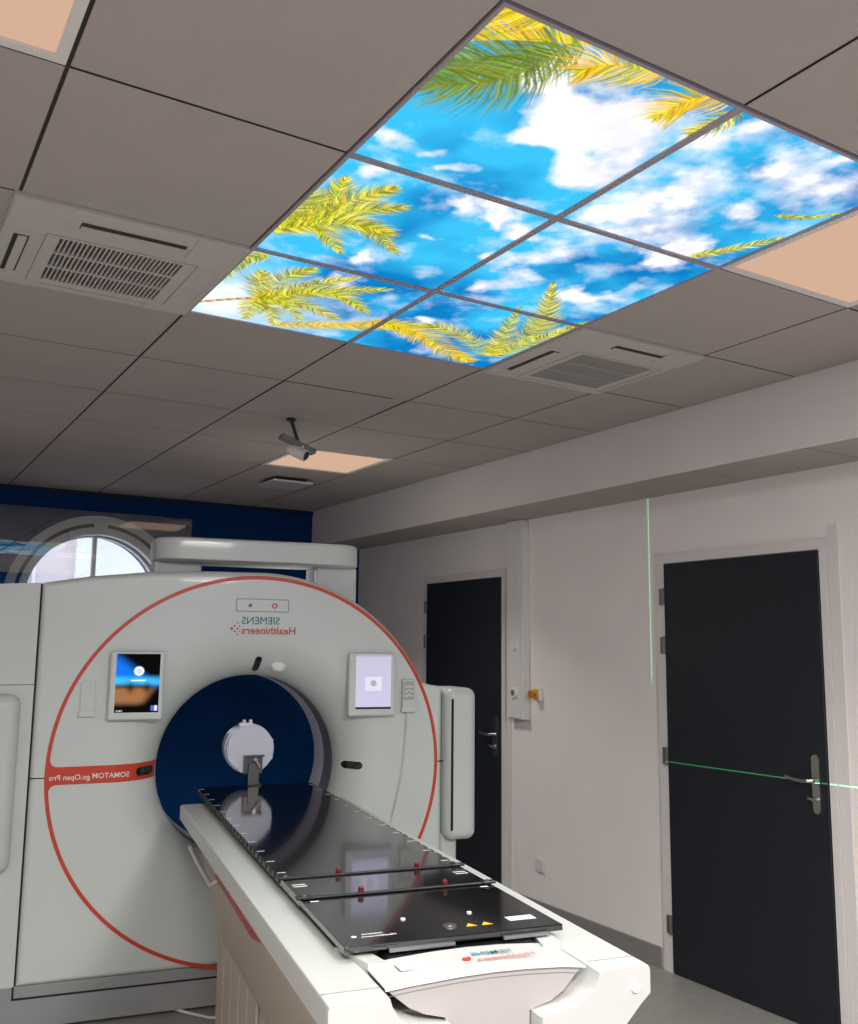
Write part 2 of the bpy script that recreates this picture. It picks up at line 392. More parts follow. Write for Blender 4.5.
# ------------------------------------------------------------------ printed sky panels
FRONDS = [
  ([(0.21, 0.03), (0.13, 0.10), (0.06, 0.16), (-0.01, 0.20)],0.13,'B',0),
  ([(0.227, 0.007), (0.154, 0.039), (0.071, 0.081), (-0.001, 0.13)],0.2,'N',1),
  ([(0.113, -0.011), (0.055, 0.0), (0.009, 0.011)],0.12,'B',1),
  ([(0.175, 0.039), (0.155, 0.127), (0.121, 0.202), (0.066, 0.253), (-0.001, 0.287)],0.13,'B',0),
  ([(0.399, 0.003), (0.335, 0.021), (0.27, 0.047), (0.24, 0.093)],0.1,'B',1),
  ([(0.581, -0.003), (0.511, 0.02), (0.487, 0.064), (0.481, 0.129)],0.1,'B',1),
  ([(0.613, 0.014), (0.604, 0.078), (0.589, 0.134)],0.08,'B',2),
  ([(-0.003, 1.069), (0.064, 0.856), (0.049, 0.702)],0.11,'B',2),
  ([(-0.003, 1.069), (0.102, 0.819), (0.173, 0.681)],0.11,'B',2),
  ([(-0.003, 1.069), (0.124, 0.863), (0.244, 0.76)],0.11,'B',2),
  ([(-0.003, 1.069), (0.155, 0.897), (0.366, 1.017)],0.11,'B',2),
  ([(-0.003, 1.069), (0.098, 0.99), (0.227, 1.098)],0.11,'B',2),
  ([(-0.003, 1.069), (0.011, 0.89), (-0.001, 0.804)],0.11,'B',2),
  ([(-0.003, 1.069), (0.168, 0.924), (0.298, 0.913)],0.11,'B',2),
  ([(0.058, 1.223), (0.008, 1.314), (0.005, 1.515)],0.09,'B',2),
  ([(0.157, 1.563), (0.114, 1.444), (0.092, 1.347)],0.1,'B',2),
  ([(0.157, 1.563), (0.165, 1.355), (0.213, 1.243)],0.1,'B',2),
  ([(0.157, 1.563), (0.246, 1.388), (0.346, 1.238)],0.1,'B',2),
  ([(0.157, 1.563), (0.303, 1.401), (0.482, 1.265)],0.1,'B',2),
  ([(0.157, 1.563), (0.336, 1.399), (0.517, 1.486)],0.1,'B',2),
  ([(0.157, 1.563), (0.292, 1.532), (0.463, 1.602)],0.1,'B',2),
  ([(0.157, 1.563), (0.224, 1.62), (0.298, 1.769)],0.1,'B',2),
  ([(0.157, 1.563), (0.167, 1.635), (0.192, 1.766)],0.1,'B',2),
  ([(0.157, 1.563), (0.247, 1.551), (0.354, 1.673)],0.1,'B',2),
  ([(0.301, 1.767), (0.495, 1.653), (0.68, 1.558), (0.927, 1.69)],0.07,'B',1),
  ([(0.564, 1.56), (0.72, 1.557), (0.971, 1.69), (1.104, 1.753)],0.1,'B',1),
  ([(1.132, 1.658), (0.956, 1.532), (0.797, 1.482), (0.705, 1.517)],0.11,'B',2),
  ([(1.132, 1.658), (1.104, 1.37), (1.024, 1.179), (0.873, 0.954)],0.13,'B',2),
  ([(1.148, 1.647), (1.168, 1.367), (1.192, 1.152)],0.1,'B',2),
  ([(1.132, 1.658), (1.047, 1.473), (0.912, 1.174)],0.1,'B',2),
  ([(1.061, 0.291), (1.136, 0.256), (1.2, 0.188)],0.03,'B',2),
  ([(1.071, 0.588), (1.128, 0.495), (1.191, 0.363)],0.06,'B',2),
]
TRUNK = [(-0.013, 1.719), (0.074, 1.631), (0.155, 1.558)]
CLOUDS = [(0.258, 0.167, 0.10), (0.391, 0.213, 0.1), (0.457, 0.148, 0.1), (0.454, 0.371, 0.11), (0.497, 0.318, 0.1), (0.311, 0.335, 0.04), (0.046, 0.464, 0.05), (0.086, 0.606, 0.05), (0.138, 0.469, 0.04), (0.191, 0.131, 0.07), (0.483, 0.708, 0.03), (0.359, 0.686, 0.05), (0.478, 0.657, 0.06), (0.585, 0.692, 0.05), (0.371, 0.904, 0.03), (0.232, 0.513, 0.03), (0.738, 0.274, 0.13), (0.800, 0.500, 0.15), (0.682, 0.526, 0.06), (0.877, 0.102, 0.06), (1.056, 0.1, 0.08), (1.014, 0.609, 0.08), (0.7, 0.04, 0.06), (0.981, 0.335, 0.05), (0.924, -0.005, 0.05), (0.623, 0.137, 0.05), (0.732, 1.008, 0.10), (0.706, 0.782, 0.09), (1.053, 0.946, 0.09), (1.014, 0.667, 0.07), (1.016, 1.021, 0.05), (0.592, 0.938, 0.04), (0.088, 1.622, 0.12), (0.33, 1.315, 0.06), (0.715, 1.415, 0.05), (0.326, 1.109, 0.04)]
rng = np.random.default_rng(7)
PXM = 520.0                                    # canvas samples per metre
CW, CH = int(1.2*PXM)+1, int(1.8*PXM)+1
def lattice_noise(h, w, cell):
    gh, gw = int(h/cell)+3, int(w/cell)+3; g_ = rng.random((gh, gw))
    yy, xx = np.meshgrid(np.arange(h)/cell, np.arange(w)/cell, indexing='ij')
    iy, ix = yy.astype(int), xx.astype(int); fy, fx = yy-iy, xx-ix
    fy, fx = fy*fy*(3-2*fy), fx*fx*(3-2*fx)
    return (g_[iy, ix]*(1-fx)+g_[iy, ix+1]*fx)*(1-fy)+(g_[iy+1, ix]*(1-fx)+g_[iy+1, ix+1]*fx)*fy
def fbm(h, w, cell, octs=5):
    t = np.zeros((h, w)); a = 1.; s = 0.
    for _ in range(octs): t += a*lattice_noise(h, w, max(cell, 2)); s += a; a *= .55; cell /= 2
    return t/s
yy, xx = np.meshgrid(np.arange(CH)/PXM, np.arange(CW)/PXM, indexing='ij')
n1, n2, n3 = fbm(CH, CW, 81, 6), fbm(CH, CW, 158, 4), fbm(CH, CW, 38, 6)
deep, pale = np.array([.003, .185, .49]), np.array([.04, .47, .80])
tt = np.clip((n2-.35)/.3+.45-xx*.75, 0, 1)[..., None]
canvas = deep*(1-tt)+pale*tt
cl = np.zeros((CH, CW))
wx, wy = (n1-.5)*.20, (fbm(CH, CW, 72, 5)-.5)*.20
for (cx, cy, cr) in CLOUDS:
    d2 = ((xx-cx+wx)**2+((yy-cy+wy)*1.0)**2)/(cr*1.08)**2
    cl = cl+np.exp(-d2*1.2)
cl = np.clip((np.minimum(cl, 1.4)*1.15+(n1-.5)*1.5+(n3-.5)*1.1-.28)/1.0, 0, 1)
wsp = np.clip((n1*.5+n3*.5-.50)/.22, 0, 1)*.38
cl = np.maximum(cl, wsp)[..., None]
shade = np.clip((n3-.40)/.22, 0, 1)[..., None]
cloudc = np.array([.78, .76, .84])*(1-shade)+np.array([1.0, .97, .96])*shade
canvas = canvas*(1-cl)+cloudc*cl
haze = np.clip(1-np.hypot((xx-.02)/.5, (yy-1.70)/.45), 0, 1)[..., None]**.8
canvas = canvas*(1-haze*.8)+np.array([.80, .92, .98])*haze*.8
PAL = [[(.07, .13, .008), (.13, .21, .012), (.24, .30, .03), (.16, .20, .02)],
       [(.60, .40, .006), (.85, .62, .015), (.42, .33, .012), (.78, .50, .02), (.20, .22, .012)],
       [(.20, .22, .008), (.55, .50, .02), (.80, .72, .08), (.11, .14, .008), (.38, .36, .015)]]
def seg(p0, p1, w0, w1, col, alpha=1.0):
    x0, x1 = min(p0[0], p1[0])-.006, max(p0[0], p1[0])+.006; y0, y1 = min(p0[1], p1[1])-.006, max(p0[1], p1[1])+.006
    a0, a1 = max(int(x0*PXM), 0), min(int(x1*PXM)+2, CW); b0, b1 = max(int(y0*PXM), 0), min(int(y1*PXM)+2, CH)
    if a1 <= a0 or b1 <= b0: return
    X, Y = xx[b0:b1, a0:a1], yy[b0:b1, a0:a1]; dx, dy = p1[0]-p0[0], p1[1]-p0[1]; L2 = dx*dx+dy*dy+1e-12
    t = np.clip(((X-p0[0])*dx+(Y-p0[1])*dy)/L2, 0, 1); d = np.hypot(X-p0[0]-t*dx, Y-p0[1]-t*dy)
    a = (np.clip((w0+(w1-w0)*t-d)*PXM+.5, 0, 1)*alpha)[..., None]
    canvas[b0:b1, a0:a1] = canvas[b0:b1, a0:a1]*(1-a)+np.array(col)*a
def spline(P, n):
    P = [np.array(p) for p in P]; P = [2*P[0]-P[1]]+P+[2*P[-1]-P[-2]]; out = []
    m_ = len(P)-3
    for q in range(n+1):
        s = min(q/n*m_, m_-1e-6); i = int(s); t = s-i; a, b, c, d = P[i:i+4]
        out.append(.5*((2*b)+(c-a)*t+(2*a-5*b+4*c-d)*t*t+(3*b-a-3*c+d)*t**3))
    return out
tp = spline(TRUNK, 20)
for q in range(20): seg(tp[q], tp[q+1], .010, .010, [(.55, .33, .14), (.75, .50, .25), (.40, .22, .10)][q % 3])
for P, Lf, side, pal in FRONDS:
    length = sum(np.hypot(*(np.array(P[q+1])-np.array(P[q]))) for q in range(len(P)-1))
    n = int(length/(.0050 if pal < 2 else .0058))+6; S = spline(P, n)
    for q in range(n): seg(S[q], S[q+1], .0024, .0014, (.50, .44, .08), .8)
    for rep_ in range(2):
        for q in range(1, n+1):
            t = q/n; tg = S[q]-S[q-1]; tg = tg/(np.hypot(*tg)+1e-9); nm = np.array([-tg[1], tg[0]])
            prof = max(math.sin(math.pi*min(1, .15+.85*t))**.6, .22)*(.55+.6*rng.random())*(.66 if pal == 2 else 1.)
            for sg in ((1, -1) if side == 'B' else (1,)):
                an = R(58+22*rng.random()-38*t); Ld = Lf*prof
                d = tg*math.cos(an)+nm*sg*math.sin(an)
                c = PAL[pal][rng.integers(len(PAL[pal]))]; c = tuple(v*(.75+.8*rng.random()) for v in c)
                mid = S[q]+d*Ld*.55; e = S[q]+d*Ld*.95+tg*Ld*.22
                seg(S[q], mid, .0014, .0014, c, .92); seg(mid, e, .0014, .0003, c, .8)
canvas = np.clip(canvas, 0, 1.2)
M_SKY = vcol_emit('printed_sky', SKY_STR)
SKY_LABELS = {(1, 0): 'lit sky panel with large green and yellow palm leaves in its top corner', (2, 0): 'lit sky panel of white clouds next to the right ceiling light',
              (1, 1): 'lit sky panel with a palm crown on its left side and open blue sky', (2, 1): 'lit sky panel of blue sky and clouds with a palm tip at its lower edge',
              (1, 2): 'lit sky panel showing a whole palm with trunk, beside the left air conditioner', (2, 2): 'lit sky panel with arching palm fronds along its lower edge'}
for (i, j), lab in SKY_LABELS.items():
    x0, y0 = GX0+i*GS, GY0+j*GS; x1, y1 = x0+GS, y0+GS
    t = thing('sky_panel', ((x0+x1)/2, (y0+y1)/2, ZC), lab, 'light panel', 'printed sky light panels')
    mk('frame', frame_mb(x0, x1, y0, y1, .009, ZC-.004, ZC+.02), M_TBAR, t, smooth=False)
    N = 300
    u = np.linspace(x0+.009, x1-.009, N); v = np.linspace(y0+.009, y1-.009, N)
    V, U = np.meshgrid(v, u, indexing='ij')
    co = np.stack([U-(x0+x1)/2, V-(y0+y1)/2, np.full_like(U, .001)], -1).reshape(-1, 3)
    idx = np.arange(N*N).reshape(N, N)
    fc = np.stack([idx[:-1, :-1], idx[1:, :-1], idx[1:, 1:], idx[:-1, 1:]], -1).reshape(-1, 4)
    me = bpy.data.meshes.new('diffuser'); me.vertices.add(N*N); me.vertices.foreach_set('co', co.ravel().astype(np.float32))
    me.loops.add(fc.size); me.loops.foreach_set('vertex_index', fc.ravel().astype(np.int32))
    me.polygons.add(len(fc)); me.polygons.foreach_set('loop_start', np.arange(0, fc.size, 4, dtype=np.int32))
    me.update(calc_edges=True)
    fx, fy = (U-GX0-GS)*PXM, (V-GY0)*PXM
    ix, iy = np.clip(fx.astype(int), 0, CW-2), np.clip(fy.astype(int), 0, CH-2); fx, fy = (fx-ix)[..., None], (fy-iy)[..., None]
    cc = (canvas[iy, ix]*(1-fx)+canvas[iy, ix+1]*fx)*(1-fy)+(canvas[iy+1, ix]*(1-fx)+canvas[iy+1, ix+1]*fx)*fy
    at = me.color_attributes.new('print', 'FLOAT_COLOR', 'POINT')
    at.data.foreach_set('color', np.concatenate([cc, np.ones((N, N, 1))], -1).ravel().astype(np.float32))
    me.materials.append(M_SKY)
    o = bpy.data.objects.new('diffuser', me); link(o, t)
    beam((x0+x1)/2, (y0+y1)/2, SKY_W, (.84, 1.0, .95), t)
    mk('back_tray', MB().box(x0+.013, x1-.013, y0+.013, y1-.013, ZC+.012, ZC+.02), M_PLEN, t, smooth=False)

# ------------------------------------------------------------------ air conditioning cassettes
M_AC = mat('ac_plastic', (.50, .465, .44), .5, var=.01); M_ACD = mat('ac_dark', (.03, .028, .026), .7); M_ACG = mat('ac_filter', (.36, .345, .33), .8); M_ACL = mat('ac_line', (.24, .23, .22), .7)
def cassette(i, j, label, dense):
    x0, y0 = GX0+i*GS, GY0+j*GS
    t = thing('air_conditioner', (x0+.3, y0+.3, ZC), label, 'air conditioner', 'ceiling cassette air conditioners')
    z = ZC-.012; xl = x0-.012 if dense else x0+.001
    gx0, gx1, gy0, gy1 = (x0+.13, x0+.472, y0+.205, y0+.535) if dense else (x0+.185, x0+.535, y0+.215, y0+.545)
    # face with a grille hole and four outlet slots: frame strips
    mk('face_panel', MB().box(xl, x0+.599, y0+.001, gy0, z, ZC+.01, .004).box(xl, x0+.599, gy1, y0+.612, z, ZC+.01, .004)
       .box(xl, gx0, gy0, gy1, z, ZC+.01, .003).box(gx1, x0+.599, gy0, gy1, z, ZC+.01, .003), M_AC, t)
    mk('filter', MB().box(gx0-.01, gx1+.01, gy0-.01, gy1+.01, ZC+.012, ZC+.02), M_ACD if dense else M_ACG, t, smooth=False)
    gr = MB()
    nb = 27 if dense else 40
    for q in range(nb+1):
        x = gx0+(gx1-gx0)*q/nb; gr.box(x-.0022, x+.0022, gy0, gy1, z+.001, z+.018)
    for q in range(1, 3):
        y = gy0+(gy1-gy0)*q/3; gr.box(gx0, gx1, y-.004, y+.004, z+.0005, z+.014)
    if not dense:
        for q in range(40):
            y = gy0+(gy1-gy0)*q/40; gr.box(gx0, gx1, y-.002, y+.002, z+.003, z+.012)
    gp = mk('grille', gr, M_AC if dense else M_ACG, t, smooth=False)
    mk('grille_surround', frame_mb(gx0-.036, gx1+.036, gy0-.022, gy1+.036, (.0020), z-.0010, z+.001), M_ACL, gp, smooth=False)
    gxm, gym = (gx0+gx1)/2, (gy0+gy1)/2
    outs = [('x', gxm, y0+.085), ('y', x0+(.038 if dense else .075), gym), ('x', gxm, y0+.585), ('y', x0+.57, gym)]
    for q, (d, a, b_) in enumerate(outs):
        ln = .14; w = .020
        s0 = (a-ln, a+ln, b_-w, b_+w) if d == 'x' else (a-w, a+w, b_-ln, b_+ln)
        if q > 1: 
            if q == 2: s0 = (a-ln, a+ln, y0+.59, y0+.602)
            else: s0 = (x0+.578, x0+.592, b_-ln, b_+ln)
        sl = mk('outlet', MB().box(s0[0], s0[1], s0[2], s0[3], z-.001, z+.002), M_ACD if q < 2 else M_AC, t, smooth=False)
        if q < 2:
            if d == 'x': f = (s0[0]+.002, s0[1]-.002, s0[2]+.018, s0[3]-.010)
            else: f = (s0[0]+(.011 if dense else .016), s0[1]-.005, s0[2]+.002, s0[3]-.002)
            mk('flap', MB().box(f[0], f[1], f[2], f[3], z-.006, z-.0015, .0015), M_AC, sl)
    # corner covers
    for sx in (0, 1):
        for sy in (0, 1):
            cx0, cx1 = (xl+.004, x0+.135) if sx == 0 else (x0+.455, x0+.596)
            cy0, cy1 = (y0+.004, y0+.14) if sy == 0 else (y0+.56, y0+.606)
            mk('corner_cover', MB().box(cx0, cx1, cy0, cy1, z-.0025, z+.001, .001), M_AC, t)
cassette(0, 2, 'white ceiling cassette air conditioner with slatted grille, left of the sky panels', True)
cassette(3, 2, 'white ceiling cassette air conditioner with fine grey mesh, near the soffit', False)

# ------------------------------------------------------------------ hanging camera and ceiling diffuser
t = thing('ceiling_camera', (1.77, 4.2, ZC), 'small camera on a tilted bar hanging from a black ceiling rod', 'camera')
mk('rod', MB().cyl((1.756, 4.2, ZC-.003), (1.797, 4.2, 2.575), .0085, 12), M_BLACKP, t)
mk('ceiling_rose', MB().cyl((1.756, 4.2, ZC-.012), (1.756, 4.2, ZC), .022, 16), M_BLACKP, t)
b_ = bmesh.new(); bmesh.ops.create_cube(b_, size=1)
bmesh.ops.scale(b_, vec=(.19, .05, .026), verts=b_.verts); bmesh.ops.bevel(b_, geom=list(b_.edges), offset=.003, segments=1, affect='EDGES')
mt = Matrix.Translation((1.795, 4.2, 2.563)) @ Matrix.Rotation(R(19), 4, 'Y')
mb = MB(); mb.join(b_, mt); mk('mounting_bar', mb, M_ALU, t)
cb = mk('camera_body', MB().cyl((1.775, 4.215, 2.537), (1.825, 4.165, 2.505), .030, 20).cyl((1.763, 4.227, 2.545), (1.775, 4.215, 2.537), .024, 20), M_PVC, t)
mk('lens', MB().cyl((1.825, 4.165, 2.505), (1.829, 4.161, 2.502), .022, 16), M_BLACKG, cb)
mk('indicator', MB().cyl((1.808, 4.171, 2.548), (1.810, 4.165, 2.548), .006, 10), M_PWHITE, cb)

t = thing('air_diffuser', (2.42, 5.85, ZC), 'small flat grey ceiling diffuser behind the hanging camera', 'air vent')
mk('plate', MB().box(2.28, 2.55, 5.70, 5.98, 2.648, 2.660, .004), mat('vent_grey', (.42, .42, .41), .5), t)
mk('neck', MB().box(2.31, 2.52, 5.73, 5.95, 2.66, ZC), M_ACD, t, smooth=False)
mk('rim', frame_mb(2.275, 2.555, 5.695, 5.985, .012, 2.655, 2.664), M_PVC, t, smooth=False)

# ------------------------------------------------------------------ doors in the right wall
def door(n, y0, y1, ztop, label_, cas_r, cas_l, lever_to):
    """y1 hinge side (further away), y0 lock side"""
    fr = MB(); x0 = XW-.014
    fr.box(x0, XW-.0005, y1+.004, y1+cas_l, 0, ztop+.05).box(x0, XW-.0005, y0-cas_r, y0-.004, 0, ztop+.05).box(x0, XW-.0005, y0-.004, y1+.004, ztop+.004, ztop+.05)
    d = mk('door_%d' % n, fr, M_FRAME, kind='structure', smooth=False)
    mk('architrave', MB().box(XW-.006, XW-.0005, y1+cas_l, y1+cas_l+.012, 0, ztop+.062).box(XW-.006, XW-.0005, y0-cas_r-.055, y0-cas_r-.003, 0, ztop+.11), M_FRAME, d, smooth=False)
    lf = mk('door_leaf', MB().box(XW-.020, XW-.001, y0, y1, .008, ztop, .002, 1), M_LEAF, d)
    for z in (ztop-.17, ztop-.42, ztop-.98, ztop-1.80):
        hg = mk('hinge', MB().cyl((XW-.024, y1+.006, z-.045), (XW-.024, y1+.006, z+.045), .008, 10).box(XW-.021, XW-.014, y1-.004, y1+.035, z-.042, z+.042), M_HINGE, d)
    hy = y0+.055
    pl = mk('handle_plate', MB().prism([(hy-.02+.0, 0)] and [(hy+.019*math.cos(a), (.105 if math.sin(a) >= 0 else -.105)+.019*math.sin(a)) for a in np.linspace(0, 2*math.pi, 24, endpoint=False)],
            lambda p: (XW-.027, p[0], 1.02+p[1]), lambda p: (XW-.019, p[0], 1.02+p[1])), M_STEEL, d)
    mk('lever', MB().tube([(XW-.022, hy, 1.035), (XW-.055, hy, 1.035), (XW-.066, hy+.012, 1.035), (XW-.068, hy+.04, 1.033), (XW-.066, hy+.085, 1.035), (XW-.062, hy+.125, 1.042)], .0085, 10), M_STEEL, pl)
    mk('thumb_turn', MB().cyl((XW-.022, hy, .955), (XW-.045, hy, .955), .011, 14).tube([(XW-.043, hy-.012, .952), (XW-.046, hy+.028, .960)], .006, 8), M_STEEL, pl)
    return d
door(1, 5.040, 5.970, 2.048, '', .045, .05, 1)
door(2, 2.650, 3.578, 2.030, '', .040, .065, 1)

# baseboards
def base(name, y0, y1): mk(name, MB().box(XW-.012, XW-.0005, y0, y1, 0, .10, .002, 1), M_SKIRT, kind='structure')
base('baseboard_right', 3.668, 4.985)
base('baseboard_right_far', 6.04, YB-.01)
base('baseboard_right_near', YF, 2.54)
mk('baseboard_back', MB().box(XL, XW-.02, YB-.012, YB-.0005, 0, .10), M_SKIRT, kind='structure', smooth=False)

# cable trunking, outlets, emergency stop
t = thing('cable_trunking', (XW-.03, 4.88, 1.15), 'white vertical cable trunking beside the far door, reaching the soffit', 'trunking')
mk('channel', MB().box(XW-.055, XW-.001, 4.755, 4.925, 1.15, ZS-.003, .002, 1), M_PVC, t)
mk('cover', MB().box(XW-.060, XW-.0555, 4.775, 4.905, 1.156, ZS-.005, .002, 1), M_PVC, t)
for z, l in ((1.606, 'white round socket upper'), (1.311, '')):
    so = mk('round_socket', MB().cyl((XW-.0602, 4.838, z), (XW-.072, 4.838, z), .036, 24, .033), M_PVC, t)
    mk('socket_well', MB().cyl((XW-.0721, 4.838, z), (XW-.074, 4.838, z), .018, 16), M_PWHITE if z > 1.5 else M_PGREY, so)
t = thing('emergency_stop', (XW-.03, 4.675, 1.305), 'orange emergency stop button on a white and yellow box by the trunking', 'emergency stop')
mk('box', MB().box(XW-.030, XW-.001, 4.622, 4.687, 1.27, 1.345, .004, 2), M_PVC, t)
mk('plate', MB().box(XW-.034, XW-.0303, 4.629, 4.680, 1.277, 1.338, .002, 1), M_YEL, t)
mk('button', MB().cyl((XW-.034, 4.662, 1.31), (XW-.058, 4.662, 1.31), .013, 16).cyl((XW-.058, 4.662, 1.31), (XW-.072, 4.662, 1.31), .024, 18, .020), mat('stop_orange', (.62, .17, .015), .4), t)
t = thing('wall_socket', (XW-.008, 4.655, .307), 'square white power socket low on the right wall', 'socket')
mk('plate', MB().box(XW-.010, XW-.001, 4.615, 4.695, .267, .347, .003, 2), M_PVC, t)
mk('cover', MB().box(XW-.013, XW-.0105, 4.628, 4.682, .280, .334, .002, 1), M_FRAME, t)

# ------------------------------------------------------------------ scanner gantry (frame u, v, z: turned 10.26 degrees)
TH = -R(10.26)
CU, CZ, D0 = .866, 1.034, 4.45
RX, RZ_ = .893, .870
gan = thing('ct_scanner', (CU, D0+.45, 0), 'large white scanner gantry with round bore and thin red ring', 'scanner', rz=TH)
a0 = math.atan2((1.410-CZ)/.897, (1.685-CU)/.908)
outl = [(1.795, .18), (1.795, 1.392), (1.74, 1.400)] + [(CU+.908*math.cos(t), CZ+.897*math.sin(t)) for t in np.linspace(a0, math.pi/2, 30)] + \
       [(.62, 1.928), (.354, 1.915), (.1, 1.885), (-.095, 1.850), (-.095, .18)]
def rout(a, shrink=0.0):
    dx, dz = math.cos(a), math.sin(a); best = 1e9
    for q in range(len(outl)):
        (x1, z1), (x2, z2) = outl[q], outl[(q+1) % len(outl)]
        x1 -= CU; x2 -= CU; z1 -= CZ; z2 -= CZ; ex, ez = x2-x1, z2-z1; den = dx*ez-dz*ex
        if abs(den) < 1e-9: continue
        r = (x1*ez-z1*ex)/den; s = (x1*dz-z1*dx)/den
        if r > 0 and -1e-6 <= s <= 1+1e-6: best = min(best, r)
    return best
angs = sorted(set([round(q*2*math.pi/240, 6) for q in range(240)] + [round(math.atan2(z-CZ, x-CU) % (2*math.pi), 6) for x, z in outl]))
angs = [a for q, a in enumerate(angs) if q == 0 or a-angs[q-1] > 1e-4]
RO = [rout(a) for a in angs]
RB, DB, RF = .425, .22, .645
def prof(nr=12):
    out = []
    for q in range(nr+1):
        t = math.pi/2*q/nr
        out.append((RF-(RF-RB)*math.cos(t)**1.0, DB*(1-math.sin(t))))
    return out
BZ = -.014                                     # the bore sits a little below the ring's centre
def polar(r, w):
    dz = 0.0 if callable(r) else BZ*min(1., max(0., (RF-r)/(RF-RB)))
    return [(CU+(r if not callable(r) else r(q))*math.cos(a), D0+w, CZ+dz+(r if not callable(r) else r(q))*math.sin(a)) for q, a in enumerate(angs)]
rows = [polar(r, w) for r, w in prof()]
for f in (.35, .7): rows.append(polar(lambda q, f=f: RF+(RO[q]-.03-RF)*f, 0))
for t in (0, 30, 60, 90): rows.append(polar(lambda q, t=t: RO[q]-.03+.03*math.sin(R(t)), .03*(1-math.cos(R(t)))))
rows.append(polar(lambda q: RO[q], .44))
mb = MB().grid(rows, closed=True)
fc = mk('front_cover', mb, M_GWHITE, gan)
def ring(r0, r1, w0, w1, m, name, parent):
    return mk(name, MB().grid([polar(r0, w0), polar(r1, w1)], closed=True), m, parent)
ring(RB, RB, DB, .385, M_BORED, 'bore_ring', gan)
mk('bore_lining', MB().grid([polar(RB, .385), polar(RB, .58), polar(.58, .90)], closed=True), M_BORE, gan)
mb = MB().grid([polar(lambda q: RO[q]-.006, .442), polar(lambda q: RO[q]-.006, .86), polar(lambda q: RO[q]-.05, .90), polar(.60, .90)], closed=True)
mk('rear_cover', mb, M_GWHITE2, gan)
# red ring
def ell(rx, rz, a, w): return (CU+rx*math.cos(a), D0+w, CZ+rz*math.sin(a))
NA = 180
rows = []
for dr, w in ((-.0085, .001), (-.0065, -.004), (.0065, -.004), (.0085, .001)):
    rows.append([ell(RX+dr, RZ_+dr, 2*math.pi*q/NA, w) for q in range(NA)])
mk('red_ring', MB().grid(rows, closed=True), M_RED, gan)
# red name band on the left, following the cover into the bore funnel
def cover_w(u, z):
    r = math.hypot(u-CU, z-CZ); r = math.hypot(u-CU, z-CZ-BZ*min(1., max(0., (RF-r)/(RF-RB))))
    if r >= RF: return 0.0
    c = min(1., max(0., (RF-r)/(RF-RB))); return DB*(1-math.sqrt(max(0., 1-c*c)))
rows = []
for q in range(41):
    u = -.020+(.440-(-.020))*q/40
    hw = .037
    d = (u+.020)
    if d < .035: hw += .035*(1-math.sqrt(max(0, 1-(1-d/.035)**2)))
    zc = 1.024+.004*q/40
    rows.append([(u, D0+cover_w(u, zc+s*hw)-.003, zc+s*hw) for s in (-1, -.5, 0, .5, 1)])
band = mk('name_band', MB().grid(rows), M_RED, gan, recalc=False)
def mirror_text(body, u_right, width, zb, m, parent, name, w=-.002, bold=0.0, size_fix=None):
    mb_ = text_mb(body, lambda x, y: (u_right-x, D0+cover_w(u_right-x, zb+y*(size_fix or 1))+w, zb+y*(size_fix or 1)), width=width, bold=bold)
    return mk(name, mb_, m, parent, smooth=False, recalc=False)
mirror_text('SOMATOM', .312, .153, 1.010, M_PWHITE, band, 'lettering', -.005, .010)
mirror_text('go.Open Pro', .150, .166, 1.007, M_PWHITE, band, 'lettering', -.005, .012)
def capsule(u0, u1, z0, z1, wf, wb_, tilt=0):
    h = min(u1-u0, z1-z0)/2; uc, zc = (u0+u1)/2, (z0+z1)/2; du, dz = (u1-u0)/2-h, (z1-z0)/2-h
    pts = [(uc+(du if math.cos(a) >= 0 else -du)+h*math.cos(a), zc+(dz if math.sin(a) >= 0 else -dz)+h*math.sin(a)) for a in np.linspace(.01, 2*math.pi+.01, 24, endpoint=False)]
    ct, st = math.cos(tilt), math.sin(tilt)
    pts = [(uc+(x-uc)*ct-(z-zc)*st, zc+(x-uc)*st+(z-zc)*ct) for x, z in pts]
    rows_ = [[(p[0], D0+cover_w(*p)+wb_, p[1]) for p in pts]]
    for k2 in (1., .95, .7, .4, .05): rows_.append([(uc+(p[0]-uc)*k2, D0+cover_w(uc+(p[0]-uc)*k2, zc+(p[1]-zc)*k2)+(wf if k2 < 1 else wf*.6), zc+(p[1]-zc)*k2) for p in pts])
    mb_ = MB().grid(rows_, closed=True); mb_.poly(rows_[-1], [tuple(range(len(pts)))]); return mb_
M_SENS = mat('sensor_glass', (.01, .02, .018), .08, spec=.8)
mk('laser_window', capsule(.342, .424, 1.006, 1.046, -.008, .002), M_SENS, band)
mk('laser_window', capsule(1.309, 1.392, .998, 1.036, -.006, .002), M_SENS, gan)
mk('laser_window_rim', capsule(1.304, 1.397, .993, 1.041, -.003, .002), M_PWHITE, gan)
mk('laser_window', capsule(.856, .888, 1.464, 1.536, -.005, .002, -R(6)), M_SENS, gan)
dm = MB(); rows = []
for q in range(7):
    t = math.pi/2*q/6; rows.append([(.974+.036*math.cos(t)*math.cos(a), D0+cover_w(.965, 1.492)-.022*math.sin(t), 1.490+.028*math.cos(t)*math.sin(a)) for a in np.linspace(0, 2*math.pi, 24, endpoint=False)])
mk('camera_dome', dm.grid(rows, closed=True), M_PWHITE, gan)
